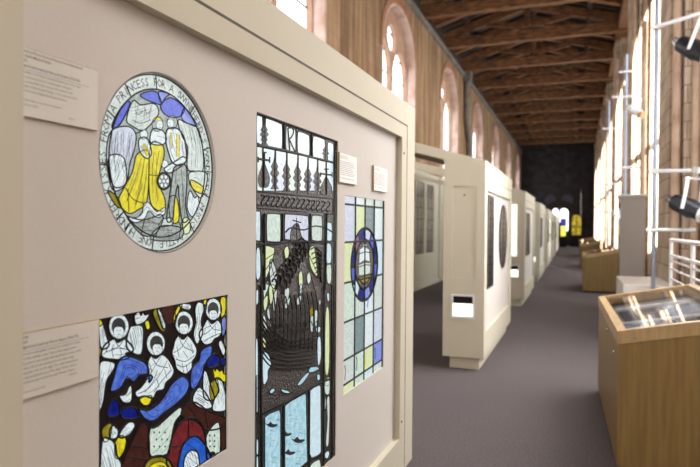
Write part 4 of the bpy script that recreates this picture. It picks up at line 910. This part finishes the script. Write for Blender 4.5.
# ------------------------------------------------------------------ table cases on the right
def make_case():
    """origin: aisle-side near corner on the floor; x to the wall, y away; top tilts up towards the wall"""
    r = empty('display_case', (0, 0, 0)); W_, L_, h0, h1, rb = .82, 2.1, .93, 1.09, .085
    zt = lambda x: h0+(h1-h0)*x/W_
    def fr_(x0, x1, y0, y1, a, b, m): return [(x0, y0, zt(x0)-a), (x1, y0, zt(x1)-a), (x1, y1, zt(x1)-a), (x0, y1, zt(x0)-a), (x0, y0, zt(x0)-b), (x1, y0, zt(x1)-b), (x1, y1, zt(x1)-b), (x0, y1, zt(x0)-b)]
    def panel(x0, x1, y0, y1): return [(x0, y0, .045), (x1, y0, .045), (x1, y1, .045), (x0, y1, .045), (x0, y0, zt(x0)-rb), (x1, y0, zt(x1)-rb), (x1, y1, zt(x1)-rb), (x0, y1, zt(x0)-rb)]
    e = .006
    MB().hexa(panel(e, W_-e, e, .03), laminate).build('end_panel', r); MB().hexa(panel(e, W_-e, L_-.03, L_-e), laminate).build('end_panel', r)
    MB().hexa(panel(e, .03, .03, L_-.03), laminate).build('side_panel', r); MB().hexa(panel(W_-.03, W_-e, .03, L_-.03), laminate).build('side_panel', r)
    MB().box(.03, W_-.03, .03, L_-.03, .046, .07, laminate).build('base_board', r)
    m = MB(); t = .055
    for q in ((0, W_, 0, t), (0, W_, L_-t, L_), (0, t, t, L_-t), (W_-t, W_, t, L_-t)): m.hexa(fr_(*q, rb, 0, None), beech)
    m.build('rim', r, label='pale beech rim')
    MB().hexa(fr_(t, W_-t, t, L_-t, .024, .016, None), case_glass).build('glass_top', r)
    bd = MB().hexa(fr_(t-.02, W_-t+.02, t-.02, L_-t+.02, .13, .11, None), mat('case_lining', (150, 140, 134), .9)); bd.build('display_board', r)
    lk = MB()
    lk.tube([(.1, .003, zt(.1)-.055), (.1, -.004, zt(.1)-.055)], .011, steel, 12); lk.tube([(.004, .9, .80), (-.003, .9, .80)], .011, steel, 12); lk.tube([(.004, .3, .74), (-.003, .3, .74)], .011, steel, 12)
    lk.build('lock', r)
    for (x, y) in ((.09, .1), (W_-.09, .1), (.09, L_-.1), (W_-.09, L_-.1)):
        MB().tube([(x-.012, y, .022), (x+.012, y, .022)], .022, black_m, 14).box(x-.016, x+.016, y-.012, y+.012, .024, .046, steel).build('castor', r)
    return r
c0 = make_case(); cl = ['large wooden display case with a glass top, in the lower corner beside the aisle', 'tan wooden display case standing just past the tall grey cabinet', 'tan wooden display case, middle of the three distant ones', 'tan wooden display case, smallest and farthest along the aisle']
d_ = RM.to_3x3()
cpos = [((.250, 4.27), math.radians(1.5)), ((.12, 16.0), 0), ((.10, 26.0), 0), ((.06, 36.0), 0)]
for i, ((x, y), rz) in enumerate(cpos):
    o = c0 if i == 0 else copy_tree(c0); o.location = (x, y, 0); o.rotation_euler.z = rz; tag(o, cl[i], 'display case', 'wooden display cases along the aisle')
# objects lying in the first case
def in_case(name, x0, x1, y0, y1, h, m, label, cat, rz=0):
    cx, cy = .250, 4.27; zt = lambda x: .93+.195*x-.11
    o = MB().hexa([(x0, y0, zt(x0)+.001), (x1, y0, zt(x1)+.001), (x1, y1, zt(x1)+.001), (x0, y1, zt(x0)+.001), (x0, y0, zt(x0)+h), (x1, y0, zt(x1)+h), (x1, y1, zt(x1)+h), (x0, y1, zt(x0)+h)], m)
    ob = o.build(name, None, label=label, cat=cat); ob.location = (cx, cy, 0); ob.rotation_euler.z = math.radians(1.5); return ob
pb = mat('print_blue_grey', (150, 168, 186), .7, c2=(96, 110, 134), nscale=7); pw = mat('print_paper', (214, 220, 226), .6); pk = mat('print_dark', (50, 52, 60), .7)
in_case('drawing', .12, .40, .25, .75, .01, pb, 'blue-grey drawing lying at the near end of the glass-topped case', 'drawing')
in_case('drawing', .44, .72, .22, .80, .01, pk, 'dark drawing lying at the wall side of the glass-topped case', 'drawing')
in_case('drawing', .14, .42, .95, 1.55, .01, pk, 'dark drawing lying midway in the glass-topped case', 'drawing')
in_case('paper_strip', .10, .74, .82, .90, .02, pw, 'pale strip of paper laid across the glass-topped case', 'paper')
in_case('paper_strip', .46, .74, .98, 1.5, .012, pb, 'blue-grey sheet towards the wall in the glass-topped case', 'paper')
in_case('paper_strip', .12, .72, 1.66, 1.74, .02, pw, 'second pale strip of paper, at the far end of the glass-topped case', 'paper')
# tall grey cabinet and the low white box
r = empty('tall_cabinet', (.77, 12.7, 0), label='tall narrow grey cabinet with a glazed side, near the stone piers', cat='cabinet')
gp = mat('grey_laminate', (176, 168, 160), .6, noise=.04, nscale=4)
MB().box(0, .43, 0, .7, .0, 2.22, gp, .004).build('cabinet_body', r)
MB().box(-.006, .004, .06, .64, .5, 2.1, mat('green_tinted_glass', (120, 140, 136), .1)).build('glass_door', r)
MB().box(-.03, .46, -.03, .73, 2.22, 2.26, white_m, .004).build('cap', r)
r = empty('low_plinth', (.56, 9.1, 0), label='low white box plinth standing below the lighting pole', cat='plinth')
MB().box(.04, .68, 0, 1.7, .06, .82, mat('white_laminate', (214, 208, 200), .5), .005).build('plinth_body', r)
MB().box(.03, .59, .03, 1.67, 0, .06, gp).build('plinth_base', r)
# railing
r = empty('railing', (1.10, 5.3, 0), label='white tubular railing along the stone wall beside the big case', cat='railing')
for z, rad in ((1.46, .022), (1.27, .018), (1.20, .010), (1.10, .010), (.98, .010), (.84, .010)):
    MB().tube([(0, 0, z), (0, 3.25, z)], rad, white_m, 12).build('rail', r)
for y in (0, 1.67, 3.2): MB().tube([(0, y, .0), (0, y, 1.46)], .022, white_m, 12).build('post', r)
# lighting stands with stage lanterns
def lantern(loc, aim, s, body, label):
    r = empty('spotlight', loc); d = (Vector(aim)-Vector(loc)).normalized(); r.rotation_euler = d.to_track_quat('X', 'Z').to_euler(); tag(r, label, 'spotlight')
    MB().tube([(-.22*s, 0, 0), (-.2*s, 0, 0), (.02*s, 0, 0), (.06*s, 0, 0), (.2*s, 0, 0)], [.06*s, .085*s, .1*s, .085*s, .085*s], body, 18).build('barrel', r)
    MB().tube([(.16*s, 0, 0), (.20*s, 0, 0)], .094*s, white_m, 18).build('collar', r)
    MB().tube([(.20*s, 0, 0), (.30*s, 0, 0)], .08*s, mat('amber_filter', (196, 146, 96), .4), 18).build('lens_tube', r)
    MB().tube([(-.30*s, 0, .0), (-.22*s, 0, 0)], [.035*s, .055*s], steel, 12).build('lamp_cap', r)
    y = MB()
    for sg in (-1, 1): y.beam((0, sg*.11*s, 0), (-.06*s, sg*.10*s, .30*s), .035*s, .012*s, white_m)
    y.beam((-.06*s, -.11*s, .30*s), (-.06*s, .11*s, .30*s), .04*s, .012*s, white_m); y.build('yoke', r)
    MB().tube([(-.06*s, 0, .30*s), (-.07*s, 0, .38*s)], .018*s, steel, 8).box(-.10*s, -.04*s, -.03*s, .03*s, .36*s, .42*s, steel).build('clamp', r)
    return r
def light_stand(x, y, bars, hgt, label):
    r = empty('lighting_pole', (x, y, 0), label=label, cat='lighting pole', group='metal lighting poles along the stone wall')
    MB().tube([(0, 0, 0), (0, 0, hgt)], .026, grey_m, 14).build('pole', r)
    MB().tube([(0, 0, 0), (0, 0, .03)], .16, grey_m, 20).build('base_plate', r)
    for z, a, b, sk, dz in bars:
        MB().tube([(a, -.05, z), (b, sk-.05, z+dz)], .026, white_m, 14).build('crossbar', r)
        MB().box(-.04, .04, -.07, .03, z+dz*(-a)/(b-a)-.035, z+dz*(-a)/(b-a)+.035, steel).build('clamp', r)
light_stand(.945, 8.9, [(4.25, -.06, .62, .0, .16), (2.36, -.08, .42, 0, .0), (1.585, -.10, .48, 0, .0)], 6.2, 'grey metal lighting pole with crossbars behind the white box plinth')
light_stand(1.0, 15.2, [(5.2, -.16, .28, 0, 0), (4.63, -.3, .2, 0, .0), (3.0, -.2, .3, 0, 0), (1.9, -.25, .3, 0, 0)], 5.6, 'grey metal lighting pole with crossbars, standing past the tall grey cabinet')
light_stand(1.0, 23.6, [(5.2, -.2, .2, 0, 0), (3.2, -.2, .3, 0, 0), (2.2, -.3, .2, 0, 0)], 6.2, 'grey metal lighting pole farthest down the hall')
lantern((1.36, 8.6, 3.84), (1.64, 8.3, 3.56), 1.25, black_m, 'black and white stage lantern hung high up at the upper right corner')
lantern((1.33, 8.65, 1.86), (1.75, 8.15, 1.60), 1.25, black_m, 'black stage lantern with an amber tube hanging from the middle crossbar')
lantern((1.15, 14.80, 4.22), (1.4, 14.5, 4.0), .95, white_m, 'pale stage lantern high on the second lighting pole')
for x, z in ((1.24, 4.42),): MB().box(x-.03, x+.03, 8.80, 8.86, z-.05, z-.0, steel)
# downpipe between two windows of the long wall
r = empty('drainpipe', (XL+.15, 28.0, 3.0), label='grey drainpipe running down the stained wall between two arched windows', cat='drainpipe')
MB().tube([(0, -.2, 5.8), (0, -.2, 4.6), (0, -.15, 3.6), (0, .55, 2.6), (0, .62, 1.6), (0, .62, -3)], .13, grey_st, 12).build('pipe', r)
MB().box(-.12, .2, -.4, .0, 5.3, 5.8, grey_st, .02).build('hopper', r)
# ------------------------------------------------------------------ far end of the hall
yl_ = mat('amber_lit_glass', (214, 190, 40), .3, emit=(214, 190, 40), estr=.75, c2=(120, 100, 20), nscale=6); yb_ = mat('yellow_lit_glass', (246, 232, 90), .3, emit=(246, 232, 90), estr=1.2); bb_ = mat('blue_lit_glass', (60, 60, 170), .3, emit=(60, 60, 170), estr=.6)
YF = 55.0
a = px_at(572, 215, YF); b = px_at(580.8, 235, YF)
r = empty('stained_glass', (a[0], YF, 0), label='arched yellow stained glass window glowing at the far end of the hall', cat='stained glass window')
rel(r, fill(arch(a[0], b[0], b[1], a[1]-.45, a[1]), [], .05, lambda u, v, w_: (u, YF+w_, v), yl_), 'glass')
rel(r, MB().box(a[0], b[0], YF-.07, YF-.051, (a[1]+b[1])/2-.2, (a[1]+b[1])/2-.12, blackm).box((a[0]+b[0])/2-.03, (a[0]+b[0])/2+.03, YF-.07, YF-.051, b[1], a[1]-.1, blackm), 'lead_came')
rel(r, MB().box(a[0]-.08, b[0]+.08, YF-.1, YF+.1, 0, b[1], blackm), 'stand')
a = px_at(561, 219, YF-1); b = px_at(565.5, 236, YF-1)
r = empty('stained_glass', (a[0], YF-1, 0), label='small narrow yellow and blue glass panel glowing under the far white arch', cat='stained glass window')
zz = a[1]+(b[1]-a[1])*.42
rel(r, MB().box(a[0], b[0], YF-1.02, YF-1, b[1], zz, yb_), 'glass', label='yellow glass'); rel(r, MB().box(a[0], b[0], YF-1.02, YF-1, zz+.03, a[1], bb_), 'glass', label='blue glass')
rel(r, MB().box(a[0]-.05, b[0]+.05, YF-1.0, YF-.9, 0, a[1]+.05, blackm), 'frame')
a = px_at(553, 222, YF-2); b = px_at(560, 245, YF-2)
r = empty('screen_board', (a[0], YF-2, 0), label='dark upright board at the far end of the aisle', cat='board')
rel(r, MB().box(a[0], b[0], YF-2, YF-1.9, .05, a[1], blackm, .01), 'board_panel'); rel(r, MB().box(a[0]+.05, b[0]-.05, YF-2.2, YF-1.7, 0, .05, blackm), 'foot')
